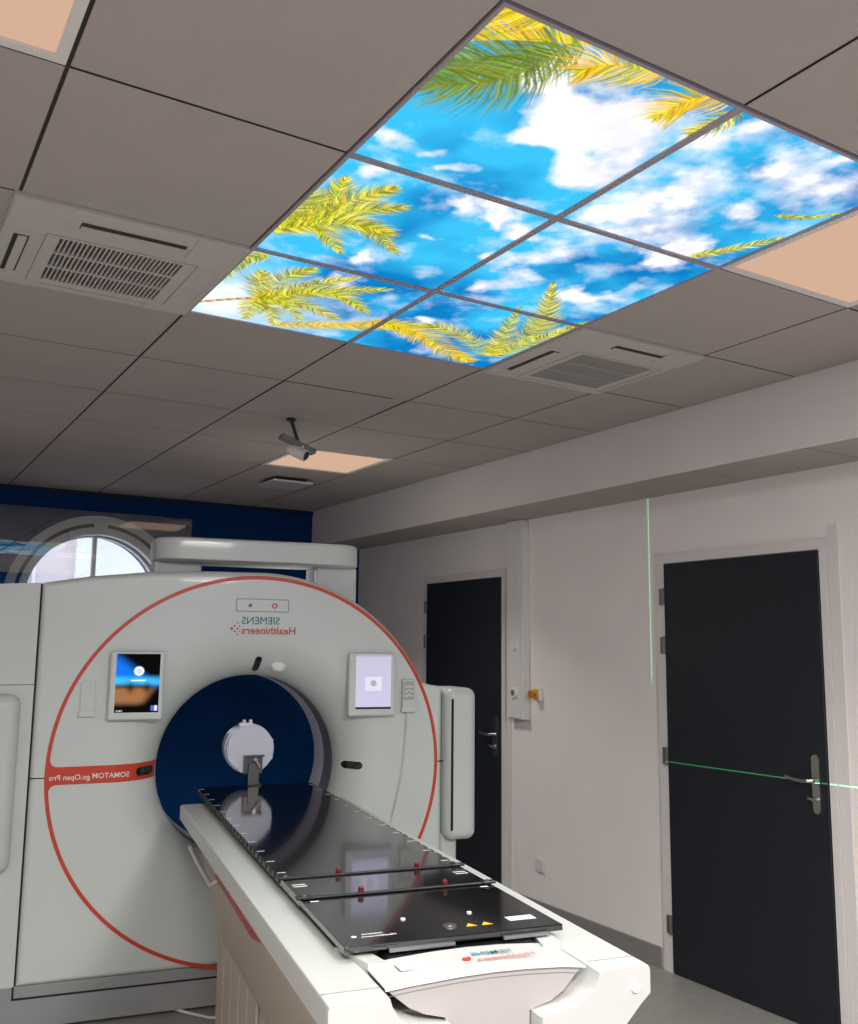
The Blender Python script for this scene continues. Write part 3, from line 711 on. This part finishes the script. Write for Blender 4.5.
# upper sensor plate: outline, dot and ring
pn = mk('sensor_plate', MB().box(.752, .996, D0-.003, D0+.002, 1.746, 1.802, .002, 1), M_GWHITE, gan)
mk('plate_outline', MB().box(.749, .999, D0-.0035, D0-.0005, 1.8015, 1.8045).box(.749, .999, D0-.0035, D0-.0005, 1.7435, 1.7465).box(.749, .752, D0-.0035, D0-.0005, 1.7465, 1.8015).box(.996, .999, D0-.0035, D0-.0005, 1.7465, 1.8015), M_PLGREY, pn, smooth=False)
mk('indicator', MB().cyl((.815, D0-.003, 1.773), (.815, D0-.006, 1.773), .009, 14), M_PGREY, pn)
rr = []
for rad, w in ((.008, -.003), (.008, -.0065), (.013, -.0065), (.013, -.003)): rr.append([(.930+rad*math.cos(a), D0+w, 1.773+rad*math.sin(a)) for a in np.linspace(0, 2*math.pi, 20, endpoint=False)])
mk('indicator_ring', MB().grid(rr, closed=True), M_PRED, pn)
# brand lettering and dots (photograph is mirrored, so is the lettering)
mirror_text('SIEMENS', .956, .178, 1.686, M_TEAL, gan, 'lettering', -.003, .0)
mirror_text('Healthineers', 1.034, .255, 1.640, M_PRED, gan, 'lettering', -.003, .008)
db = MB()
for x, z, r in ((0, 0, .006), (.013, .013, .0045), (.013, -.013, .0045), (.026, .026, .0035), (.026, 0, .0045), (.026, -.026, .0035), (.036, .012, .003), (.036, -.012, .003)):
    db.cyl((.733+x, D0-.0025, 1.664+z), (.733+x, D0-.0005, 1.664+z), r, 12)
mk('emblem', db, M_PRED, gan)
# seams
mk('seam', MB().box(-.095, -.028, D0-.0015, D0+.004, 1.0155, 1.0195), M_GAP, gan, smooth=False)
mk('seam', MB().box(1.768, 1.797, D0-.0015, D0+.004, 1.0275, 1.0325), M_GAP, gan, smooth=False)
# control screens
def disp(name, u0, u1, z0, z1, w, fn, parent, strength, nu=60, nz=90):
    us, zs = np.linspace(u0, u1, nu), np.linspace(z0, z1, nz); ZZ, UU = np.meshgrid(zs, us, indexing='ij')
    c = fn((UU-u0)/(u1-u0), (ZZ-z0)/(z1-z0))
    mb_ = MB().poly([(float(a), D0+w, float(b)) for a, b in zip(UU.ravel(), ZZ.ravel())], [(r*nu+q, r*nu+q+1, (r+1)*nu+q+1, (r+1)*nu+q) for r in range(nz-1) for q in range(nu-1)])
    o = mk(name, mb_, vcol_emit(name+'_image', strength), parent, smooth=False, recalc=False)
    at = o.data.color_attributes.new('print', 'FLOAT_COLOR', 'POINT')
    at.data.foreach_set('color', np.concatenate([c, np.ones(c.shape[:2]+(1,))], -1).ravel().astype(np.float32)); return o
def sm(e0, e1, x): t = np.clip((x-e0)/(e1-e0), 0, 1); return t*t*(3-2*t)
def img_dusk(s, t):
    c = np.zeros(s.shape+(3,))+.003
    blue = sm(.42, .60, t-.06*np.sin(s*5))*sm(.98, .70, t+.55*(s-.25)**1)
    c += blue[..., None]*np.array([.005, .16, .75])
    c += (sm(.42, .52, t)*sm(.66, .54, t)*.9)[..., None]*np.array([.05, .45, .80])
    sand = sm(.08, .22, t)*sm(.48, .36, t)*sm(1.05, .75, s+.9*(.45-t))
    c = c*(1-sand[..., None])+sand[..., None]*np.array([.34, .15, .06])
    for x in (.34, .72):
        fgr = np.exp(-((s-x)/.09)**2-((t-.42)/.09)**2); c *= (1-.7*fgr[..., None])
    d = np.hypot((s-.52)*.70, t-.705); k_ = sm(.085, .075, d); c = c*(1-k_[..., None])+k_[..., None]*np.array([.85, .88, .95])
    k_ = sm(.05, .04, np.hypot((s-.52)*.70, t-.705)); c = c*(1-.3*k_[..., None])
    k_ = ((abs(s-.52) < .17) & (abs(t-.545) < .014)).astype(float); c = c*(1-k_[..., None])+k_[..., None]*.9
    k_ = ((s < .18) & (s > .03) & (abs(t-.03) < .012) & (np.sin(s*160) > -.2)).astype(float); c = c*(1-k_[..., None])+k_[..., None]*.7
    k_ = ((s > .82) & (s < .97) & (abs(t-.07) < .045)).astype(float); c = c*(1-k_[..., None])+k_[..., None]*np.array([.1, .14, .45])
    k_ = ((s > .91) & (s < .97) & (abs(t-.07) < .045)).astype(float); c = c*(1-k_[..., None])+k_[..., None]*np.array([.7, .75, .9])
    return c
def img_white(s, t):
    c = np.zeros(s.shape+(3,))+np.array([.62, .60, .80])*(1-.12*t[..., None])+np.array([.03, .04, .0])*t[..., None]
    k_ = ((abs(s-.5) < .23) & (abs(t-.46) < .13)).astype(float); c = c*(1-k_[..., None])+k_[..., None]*np.array([.80, .76, .90])
    k_ = sm(.065, .05, np.hypot((s-.5)*.68, t-.47)); c = c*(1-k_[..., None]*.45)
    k_ = (t < .035).astype(float); c = c*(1-k_[..., None])+k_[..., None]*np.array([.03, .03, .05])
    k_ = ((t > .96)).astype(float); c = c*(1-.25*k_[..., None]); return c
for nm, lab, u0, u1, z0, z1, d_, fn, st in (('control_screen', 'left control screen showing a dark blue and sand picture', .204, .436, 1.256, 1.557, (.230, .416, 1.290, 1.545), img_dusk, .8),
                                   ('control_screen', 'right control screen with a pale lavender page', 1.292, 1.530, 1.256, 1.557, (1.326, 1.504, 1.290, 1.550), img_white, .70)):
    s_o = mk(nm, MB().box(u0, u1, D0-.045, D0-.012, z0, z1, .012, 3).box(u0+.03, u1-.03, D0-.013, D0+.002+.03, z0+.03, z1-.03), M_GWHITE, gan, label=lab)
    disp('display', d_[0], d_[1], d_[2], d_[3], -.0455, fn, s_o, st)
# remote holder and handset
ho = mk('handset_holder', MB().box(.090, .150, D0-.012, D0+.001, 1.288, 1.422, .005, 2).box(.086, .154, D0-.022, D0+.001, 1.272, 1.298, .005, 2), M_GWHITE, gan)
mk('recess', MB().box(.099, .141, D0-.0128, D0-.0115, 1.302, 1.412), M_GWHITE2, ho, smooth=False)
hs = mk('handset', MB().box(1.572, 1.634, D0-.030, D0-.002, 1.290, 1.430, .006, 2), M_GWHITE2, gan)
mk('keypad', MB().box(1.578, 1.628, D0-.0312, D0-.0295, 1.332, 1.420, .001, 1), mat('keypad_grey', (.42, .43, .42), .5), hs)
for x, z in ((1.590, 1.395), (1.603, 1.395), (1.616, 1.395), (1.590, 1.372), (1.603, 1.378), (1.616, 1.372), (1.590, 1.350), (1.616, 1.350), (1.603, 1.356)):
    mk('key', MB().box(x-.0042, x+.0042, D0-.0325, D0-.031, z-.0042, z+.0042), M_PWHITE, hs, smooth=False)
mk('cradle', MB().box(1.566, 1.640, D0-.034, D0+.001, 1.272, 1.296, .004, 2), M_GWHITE, gan)
mk('handset_cable', MB().tube([(1.602, D0-.012, 1.276), (1.600, D0-.010, 1.20), (1.592, D0-.009, 1.08), (1.575, D0-.009, .95), (1.545, D0-.009, .82), (1.51, D0-.009, .68), (1.48, D0-.009, .5), (1.46, D0-.008, .3)], .0045, 8), M_GWHITE2, gan)
# left side cover with its handle box, beyond the dark vertical gap
sp = mk('side_cover', MB().prism([(-.42, 1.409), (-.1005, 1.412), (-.1005, 1.849), (-.42, 1.829)], lambda p: (p[0], D0+.002, p[1]), lambda p: (p[0], D0+.85, p[1]))
        .prism([(-.42, .18), (-.1005, .18), (-.1005, 1.409), (-.42, 1.406)], lambda p: (p[0], D0+.012, p[1]), lambda p: (p[0], D0+.85, p[1])), M_GWHITE2, gan, smooth=False)
mk('handle_box', MB().box(-.36, -.148, D0-.065, D0+.10, .640, 1.372, .05, 5), M_GWHITE2, sp)
mk('gap_filler', MB().box(-.1003, -.0952, D0+.02, D0+.5, .10, 1.845), M_GAP, gan, smooth=False)
# right side cover and handle box
sr = mk('side_cover', MB().box(1.797, 1.885, D0+.02, D0+.85, .18, 1.385, .02, 3), M_GWHITE2, gan)
hb = mk('handle_box', MB().box(1.798, 1.958, D0-.060, D0+.22, .655, 1.388, .045, 5), M_GWHITE, sr)
mk('slot', MB().box(1.818, 1.830, D0-.0610, D0-.055, .705, 1.335, .002, 1), M_GAP, hb)
# grey base and its dark seam
bs = mk('base_cover', MB().box(-.42, 1.80, D0+.012, D0+.85, .012, .182, .006, 2), M_GGREY, gan)
mk('seam', MB().box(-.102, 1.80, D0+.0105, D0+.0125, .128, .136).box(-.106, -.098, D0+.0105, D0+.0125, .128, .182), M_GAP, bs, smooth=False)
mk('plinth', MB().box(-.40, 1.76, D0+.05, D0+.80, 0, .012), M_GAP, gan, smooth=False)
# bridge over the top
def rr_plan(u0, u1, v0, v1, r, n=8):
    pts = []
    for cx, cy, a in ((u1-r, v0+r, -90), (u1-.04, v1-.04, 0), (u0+.04, v1-.04, 90), (u0+r, v0+r, 180)):
        q_ = r if cy < (v0+v1)/2 else .04
        for k2 in range(n+1):
            t = R(a+90*k2/n); pts.append((cx+q_*math.cos(t), cy+q_*math.sin(t)))
    return pts
def stack_plan(layers):
    rows = [[(x, y, z) for x, y in pts] for pts, z in layers]
    mb_ = MB().grid(rows, closed=True); n = len(rows[0])
    mb_.poly(rows[0], [tuple(range(n))]); mb_.poly(rows[-1], [tuple(range(n))]); bmesh.ops.remove_doubles(mb_.bm, verts=mb_.bm.verts, dist=1e-5); return mb_
b0, b1, v0, v1 = .382, 1.400, D0+.11, D0+.43
mk('bridge', stack_plan([(rr_plan(b0+.012, b1-.012, v0+.012, v1-.012, .12), 1.984), (rr_plan(b0, b1, v0, v1, .13), 1.992), (rr_plan(b0, b1, v0, v1, .13), 2.076), (rr_plan(b0+.006, b1-.006, v0+.006, v1-.006, .125), 2.090), (rr_plan(b0+.02, b1-.02, v0+.02, v1-.02, .11), 2.096)]), M_GWHITE, gan)
mk('bridge_support', MB().box(b0+.006, .615, v0+.12, v1, 1.80, 1.987, .012, 3), M_GWHITE2, gan)
mk('bridge_support', MB().box(1.180, b1-.004, v0+.10, v1, 1.55, 1.987, .012, 3), M_GWHITE2, gan)
mk('bridge_stud', MB().box(1.166, 1.180, v0+.08, v0+.10, 1.88, 1.965, .004, 2), M_PWHITE, gan)

# ------------------------------------------------------------------ patient table
TC = .871
tab = thing('patient_table', (TC, 3.0, 0), 'long white scanner table with red side stripe standing before the gantry', 'table', rz=TH)
def mu(u, s): return u if s > 0 else 2*TC-u
for s in (1, -1):
    # rail cross-section (u, z) for the right side, mirrored for the left
    sec = [(1.231, .857), (1.231, .905), (1.2285, .912), (1.221, .915), (1.112, .915), (1.104, .911), (1.100, .898), (1.088, .878), (1.065, .860), (1.03, .848), (.985, .841), (.965, .838), (.965, .80), (1.16, .79), (1.205, .835)]
    secf = [(1.231, .857), (1.231, .905), (1.2285, .912), (1.221, .915), (1.10, .915), (1.09, .911), (1.09, .86), (1.20, .85)]
    mb = MB()
    # near end, slightly rounded
    lays = [(1.838, .010), (1.843, .004), (1.853, 0.0), (2.50, 0.0)]
    cu_, cz_ = 1.14, .86
    rows = [[(mu(cu_+(u-cu_)*(1-2*k2), s), v, cz_+(z-cz_)*(1-6*k2*.5)) for u, z in sec] for v, k2 in lays]
    n = len(sec); mb.grid(rows, closed=True); mb.poly(rows[0], [tuple(range(n))]); mb.poly(rows[-1], [tuple(range(n))])
    rows = [[(mu(u, s), v, z) for u, z in secf] for v in (2.50, 4.235)]
    rows.append([(mu(1.16+(u-1.16)*.97, s), 4.25, .885+(z-.885)*.9) for u, z in secf])
    n = len(secf); mb.grid(rows, closed=True); mb.poly(rows[0], [tuple(range(n))]); mb.poly(rows[-1], [tuple(range(n))])
    rl = mk('side_rail', mb, M_TWHITE, tab, ang=.5)
    mk('end_button', MB().cyl((mu(1.19, s), 1.841, .872), (mu(1.19, s), 1.832, .872), .012, 16, .009), M_PWHITE, rl)
    mk('end_seam', MB().box(min(mu(1.11, s), mu(1.229, s)), max(mu(1.11, s), mu(1.229, s)), 1.896, 1.8985, .9148, .9153), M_PGREY, rl, smooth=False)
    # skirt under the rail
    sk = [(1.231, .8565), (1.228, .835), (1.205, .76), (1.160, .60), (1.142, .547), (1.05, .547), (1.05, .8565)]
    mb = MB()
    rows = []
    for v, k2 in ((1.90, 0), (2.95, 0), (3.55, 0), (3.72, .02), (3.78, .06)):
        rows.append([(mu(u-k2, s), v, z+(k2*1.6 if z < .8 else 0)) for u, z in sk])
    n = len(sk); mb.grid(rows, closed=True); mb.poly(rows[0], [tuple(range(n))]); mb.poly(rows[-1], [tuple(range(n))])
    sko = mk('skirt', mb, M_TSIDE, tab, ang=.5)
    pa = [(2.47, .852), (2.60, .826), (3.23, .838), (3.23, .852)]
    def uo(z): return 1.231-(.8565-z)*.14+.0025
    mb = MB(); mb.prism(pa, lambda p: (mu(uo(p[1]), s), p[0], p[1]), lambda p: (mu(uo(p[1])-.006, s), p[0], p[1])); mk('red_stripe', mb, M_DRED, sko, smooth=False)
    mk('grip_bar', MB().tube([(mu(1.215, s), 3.22, .838), (mu(1.243, s), 3.24, .815), (mu(1.246, s), 3.5, .822), (mu(1.243, s), 3.78, .830), (mu(1.215, s), 3.80, .838)], .008, 10), M_STEEL, tab)
# deck between the rails
mk('deck', MB().box(TC-.205, TC+.205, 2.14, 4.24, .86, .9298), M_TWHITE, tab, smooth=False)
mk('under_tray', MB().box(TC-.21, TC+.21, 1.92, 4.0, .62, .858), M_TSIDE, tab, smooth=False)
# carriage end between the rails
fp = [(.640, .916), (.70, .921), (.80, .9265), (.88, .928), (.96, .926), (1.04, .921), (1.090, .914), (1.040, .866), (1.012, .850), (.962, .838), (.962, .50), (.772, .50), (.772, .846), (.725, .858), (.692, .874)]
cr = mk('carriage_end', MB().prism(fp, lambda p: (p[0], 1.885, p[1]), lambda p: (p[0], 2.02, p[1])), M_CARR, tab, ang=.4)
sm_ = [(u, z-.016) for u, z in fp[:7]]
mk('seam', MB().grid([[(u*.985+.013, 1.8842, z) for u, z in sm_], [(u*.985+.013, 1.8842, z-.0014) for u, z in sm_]]), M_PGREY, cr, smooth=False, recalc=False)
tp_ = [.640, .70, .80, .88, .96, 1.04, 1.094]
zt_ = [.916, .921, .9265, .928, .926, .921, .914]
rows = [[(u, v, z+dz) for u, z in zip(tp_, zt_)] for v, dz in ((1.878, -.004), (1.88, .0), (2.03, .002), (2.035, -.02))]
mk('push_bar', MB().grid(rows), M_TWHITE, tab)
for s in (1, -1):
    mk('carriage_arm', MB().poly([(mu(x, s), y, z) for x, y, z in ((1.055, 2.0, .86), (1.100, 2.0, .86), (1.100, 2.0, .928), (1.055, 2.0, .926), (1.085, 2.15, .86), (1.130, 2.15, .86), (1.130, 2.15, .923), (1.085, 2.15, .925))],
        [(0, 1, 2, 3), (4, 5, 6, 7), (0, 1, 5, 4), (1, 2, 6, 5), (2, 3, 7, 6), (3, 0, 4, 7)]), M_TWHITE, tab, smooth=False)
mk('dark_cavity', MB().box(.70, 1.05, 2.036, 2.115, .906, .924), M_BLACKP, tab, smooth=False)
mk('key_plate', MB().box(.695, .765, 1.945, 1.985, .924, .9285, .002, 1), M_PWHITE, tab)
def flat_text(body, u_right, width, v0_, z, m, parent):
    mk('lettering', text_mb(body, lambda x, y: (u_right-x, v0_+y, z), width=width, bold=.01), m, parent, smooth=False, recalc=False)
flat_text('SIEMENS', .962, .095, 1.966, .9322, M_TEAL, cr); flat_text('Healthineers', 1.000, .135, 1.930, .9322, M_PRED, cr)
mk('emblem', MB().cyl((.848, 1.955, .9288), (.848, 1.955, .9306), .010, 12).cyl((.857, 1.963, .9288), (.857, 1.963, .9306), .004, 8), M_PRED, cr, smooth=False)
# pedestal with vertical bellows slats
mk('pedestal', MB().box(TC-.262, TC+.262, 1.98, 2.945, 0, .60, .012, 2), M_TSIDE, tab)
bl = mk('bellows_core', MB().box(TC-.255, TC+.255, 2.95, 3.70, 0, .60), M_GAP, tab, smooth=False)
ns = 5
for s in (1, -1):
    for q in range(ns):
        a, b2 = 2.957+q*.742/ns, 2.957+(q+1)*.742/ns-.011
        u0 = mu(TC+.2555, s); u1 = mu(TC+.268, s)
        mk('bellows_slat', MB().box(min(u0, u1), max(u0, u1), a, b2, .004, .575, .004, 1), M_TSIDE, bl)
for q in range(4):
    a = TC-.25+q*.125
    mk('bellows_slat', MB().box(a+.003, a+.122, 3.7005, 3.712, .004, .575, .004, 1), M_TSIDE, bl)

# ------------------------------------------------------------------ black couch board
bd = thing('couch_board', (TC, 3.0, .915), 'glossy black flat board lying on the white scanner table', 'table top', rz=TH)
BU0, BU1 = TC-.266, TC+.266
mk('panel', MB().box(BU0, BU1, 2.46, 4.47, .930, .950, .002, 2), M_BOARD, bd)
mk('end_panel', MB().box(BU0, BU1, 2.055, 2.457, .9345, .949, .002, 2), M_BOARD, bd)
mk('spine', MB().box(TC-.215, TC+.215, 4.25, 4.45, .9300, .9302), M_BLACKP, bd, smooth=False)
for a, c in ((BU0+.10, BU0+.255), (BU0+.375, BU1-.04)): mk('end_lip', MB().box(a, c, 2.045, 2.0545, .931, .938), M_ALU, bd, smooth=False)
ticks = MB(); notch = MB()
for s in (1, -1):
    for q in range(12):
        v = 2.756+q*.15
        ue = mu(BU1-.004, s); ui = mu(BU1-.028, s)
        ticks.box(min(ue, ui), max(ue, ui), v-.0025, v+.0025, .950, .9503)
    for q in range(28):
        v = 2.72+q*.062
        ue = mu(BU1+.003, s); ui = mu(BU1-.003, s)
        notch.box(min(ue, ui), max(ue, ui), v-.018, v+.018, .934, .9502)
    ue = mu(BU1-.012, s); ui = mu(BU1-.05, s)
    ticks.box(min(ue, ui), max(ue, ui), 2.585, 2.590, .950, .9505).box(min(ue, ui), max(ue, ui), 2.605, 2.610, .950, .9505)
    ticks.box(min(ue, ui)+.008, max(ue, ui)-.008, 2.430, 2.437, .949, .9493)
mk('index_scale', ticks, M_PWHITE, bd, smooth=False, kind='stuff')
mk('edge_notching', notch, M_BLACKP, bd, smooth=False, kind='stuff')
for a, c in ((.794, 2.211), (.965, 2.211)): mk('locating_pin', MB().cyl((a, c, .949), (a, c, .952), .006, 14), M_PWHITE, bd)
mk('bolt_disc', MB().cyl((.878, 2.124, .949), (.878, 2.124, .9515), .016, 20).cyl((.878, 2.124, .9515), (.878, 2.124, .953), .009, 16), M_STEEL, bd)
for a in (.927, .967): mk('warning_triangle', MB().poly([(a-.015, 2.106, .9498), (a+.015, 2.106, .9498), (a, 2.130, .9498)], [(0, 1, 2)]), M_YEL, bd, smooth=False)
mk('sticker', MB().box(1.030, 1.100, 2.118, 2.150, .949, .9497), M_LBLUE, bd, smooth=False)
for body, ur, w, v_ in (('SIEMENS', .716, .050, 2.123), ('Healthineers', .742, .082, 2.105)): flat_text(body, ur, w, v_, .9497, M_PWHITE, bd)
mk('emblem', MB().cyl((.645, 2.118, .949), (.645, 2.118, .9497), .006, 10), M_PWHITE, bd, smooth=False)

for nm, v, lab in (('far', 2.677, 'black crossbar with two red pegs on the board, farther from the table end'), ('near', 2.458, 'black crossbar with two red pegs on the board, nearer the table end')):
    ib = thing('index_bar', (TC, v, .950), lab, 'index bar', 'index bars across the board', rz=TH)
    mk('bar', MB().box(BU0-.004, BU1+.004, v-.007, v+.007, .9502, .955, .0015, 1), M_BLACKP, ib)
    for s in (1, -1):
        ue, ui = mu(BU1+.012, s), mu(BU1-.028, s)
        cl_ = mk('clamp', MB().box(min(ue, ui), max(ue, ui), v-.011, v+.011, .9502, .9575, .002, 1), M_BLACKP, ib)
        mk('clamp_pin', MB().cyl((mu(BU1-.010, s), v, .9575), (mu(BU1-.010, s), v, .960), .006, 12), M_STEEL, cl_)
    for a in (.767, 1.003):
        kn = mk('peg', MB().cyl((a, v+.004, .955), (a, v+.004, .966), .0075, 14).cyl((a, v+.004, .966), (a, v+.004, .969), .0075, 14, .004), M_KRED, ib)

# ------------------------------------------------------------------ phantom on its bracket
ph = thing('calibration_phantom', (.86, 4.40, .95), 'round translucent test phantom held on a metal bracket at the board end', 'phantom', rz=TH)
PU, PZ, PV = .850, 1.108, 4.49
mk('drum', MB().cyl((PU, PV+.012, PZ), (PU, PV+.15, PZ), .110, 40).cyl((PU, PV+.05, PZ), (PU, PV+.09, PZ), .114, 40), M_PHANT, ph)
pts = [(PU+.112*math.cos(R(22.5+45*q)), PZ+.112*math.sin(R(22.5+45*q))) for q in range(8)]
mk('face_plate', MB().prism(pts, lambda p: (p[0], PV, p[1]), lambda p: (p[0], PV+.012, p[1])), M_PHANT, ph, smooth=False)
mk('filler_cap', MB().box(PU-.055, PU+.015, PV+.02, PV+.06, PZ+.095, PZ+.122, .01, 2), M_PHANT, ph)
for a in (-.03, .0): mk('cap_screw', MB().cyl((PU+a, PV+.03, PZ+.12), (PU+a, PV+.03, PZ+.134), .008, 12), M_PVC, ph)
br = mk('bracket', MB().box(.822, .905, PV-.010, PV-.0005, 1.000, 1.082, .002, 1).box(.838, .890, PV-.016, PV-.010, .951, 1.05, .002, 1), M_DSTEEL, ph)
mk('bracket_lip', MB().box(.818, .909, PV-.035, PV-.0005, 1.078, 1.084), M_DSTEEL, br, smooth=False)
mk('bracket_side', MB().box(.818, .824, PV-.035, PV-.0005, 1.000, 1.078), M_DSTEEL, br, smooth=False)
mk('knob', MB().cyl((.868, PV-.010, 1.066), (.868, PV-.035, 1.066), .009, 12).tube([(.868, PV-.03, 1.066), (.887, PV-.032, 1.030)], .005, 8), M_STEEL, br)
mk('foot', MB().box(.835, .895, PV-.06, PV-.022, .9502, .956, .002, 1).box(.838, .890, PV-.024, PV-.010, .951, .958), M_DSTEEL, br)

# ------------------------------------------------------------------ cable on the floor by the table
mk('floor_cable', MB().tube([(1.20, 4.55, .05), (1.24, 4.46, .09), (1.27, 4.42, .035), (1.32, 4.36, .012), (1.38, 4.26, .008), (1.45, 4.15, .008), (1.55, 4.10, .008), (1.65, 4.05, .008)], .006, 8), M_PVC,
   label='thin white cable lying on the floor between gantry and table', cat='cable', off=Vector((1.4, 4.2, 0)))

# ------------------------------------------------------------------ positioning laser on the left wall: thin green fans
W2 = lambda u, v, z: rot2(Vector((u, v, z)), TH)
LS = W2(-2.72, 4.289, 1.022)
lu = thing('laser_unit', (LS.x-.03, LS.y, LS.z), 'small white wall laser unit throwing green lines across the room', 'laser')
mk('housing', MB().box(XL+.001, LS.x-.012, LS.y-.06, LS.y+.06, LS.z-.11, LS.z+.11, .01, 2), M_PVC, lu)
mk('aperture', MB().box(LS.x-.012, LS.x-.009, LS.y-.012, LS.y+.012, LS.z-.012, LS.z+.06), M_BLACKP, lu, smooth=False)
def fan(p0, p1, watts, n):
    """fan of green light reaching from wall point p0 to p1, as n narrow beams"""
    p0, p1 = Vector(p0), Vector(p1)
    for q in range(n):
        a_, b_ = p0.lerp(p1, q/n), p0.lerp(p1, (q+1)/n)
        da, db_ = (a_-LS).normalized(), (b_-LS).normalized(); ax_ = (da+db_).normalized()
        half = da.angle(db_)/2; yv = (db_-da).normalized(); yv = (yv-ax_*yv.dot(ax_)).normalized(); zv = -ax_; xv = yv.cross(zv)
        l = bpy.data.lights.new('laser_beam', 'SPOT'); l.energy = watts; l.color = (.12, 1.0, .36); l.spot_size = half*2*1.02+.004; l.spot_blend = 0; l.shadow_soft_size = 0
        l.use_nodes = True; nt = l.node_tree; em = nt.nodes['Emission']
        tc = nt.nodes.new('ShaderNodeTexCoord'); sx = nt.nodes.new('ShaderNodeSeparateXYZ'); nt.links.new(tc.outputs['Normal'], sx.inputs[0])
        ab = nt.nodes.new('ShaderNodeMath'); ab.operation = 'ABSOLUTE'; nt.links.new(sx.outputs['X'], ab.inputs[0])
        lt = nt.nodes.new('ShaderNodeMath'); lt.operation = 'LESS_THAN'; lt.inputs[1].default_value = .00042; nt.links.new(ab.outputs[0], lt.inputs[0])
        ay = nt.nodes.new('ShaderNodeMath'); ay.operation = 'ABSOLUTE'; nt.links.new(sx.outputs['Y'], ay.inputs[0])
        ly = nt.nodes.new('ShaderNodeMath'); ly.operation = 'LESS_THAN'; ly.inputs[1].default_value = math.sin(half); nt.links.new(ay.outputs[0], ly.inputs[0])
        mu_ = nt.nodes.new('ShaderNodeMath'); mu_.operation = 'MULTIPLY'; nt.links.new(lt.outputs[0], mu_.inputs[0]); nt.links.new(ly.outputs[0], mu_.inputs[1])
        nt.links.new(mu_.outputs[0], em.inputs['Strength'])
        o = bpy.data.objects.new('laser_beam', l); link(o, lu)
        m3 = Matrix((xv, yv, zv)).transposed().to_4x4(); m3.translation = LS-OFF[lu.name]
        o.matrix_local = m3
fan((XW, 3.700, 1.415), (XW, 3.700, 2.41), 900, 6)
fan((XW, 3.575, 1.022), (XW, 1.20, 1.035), 2600, 10)
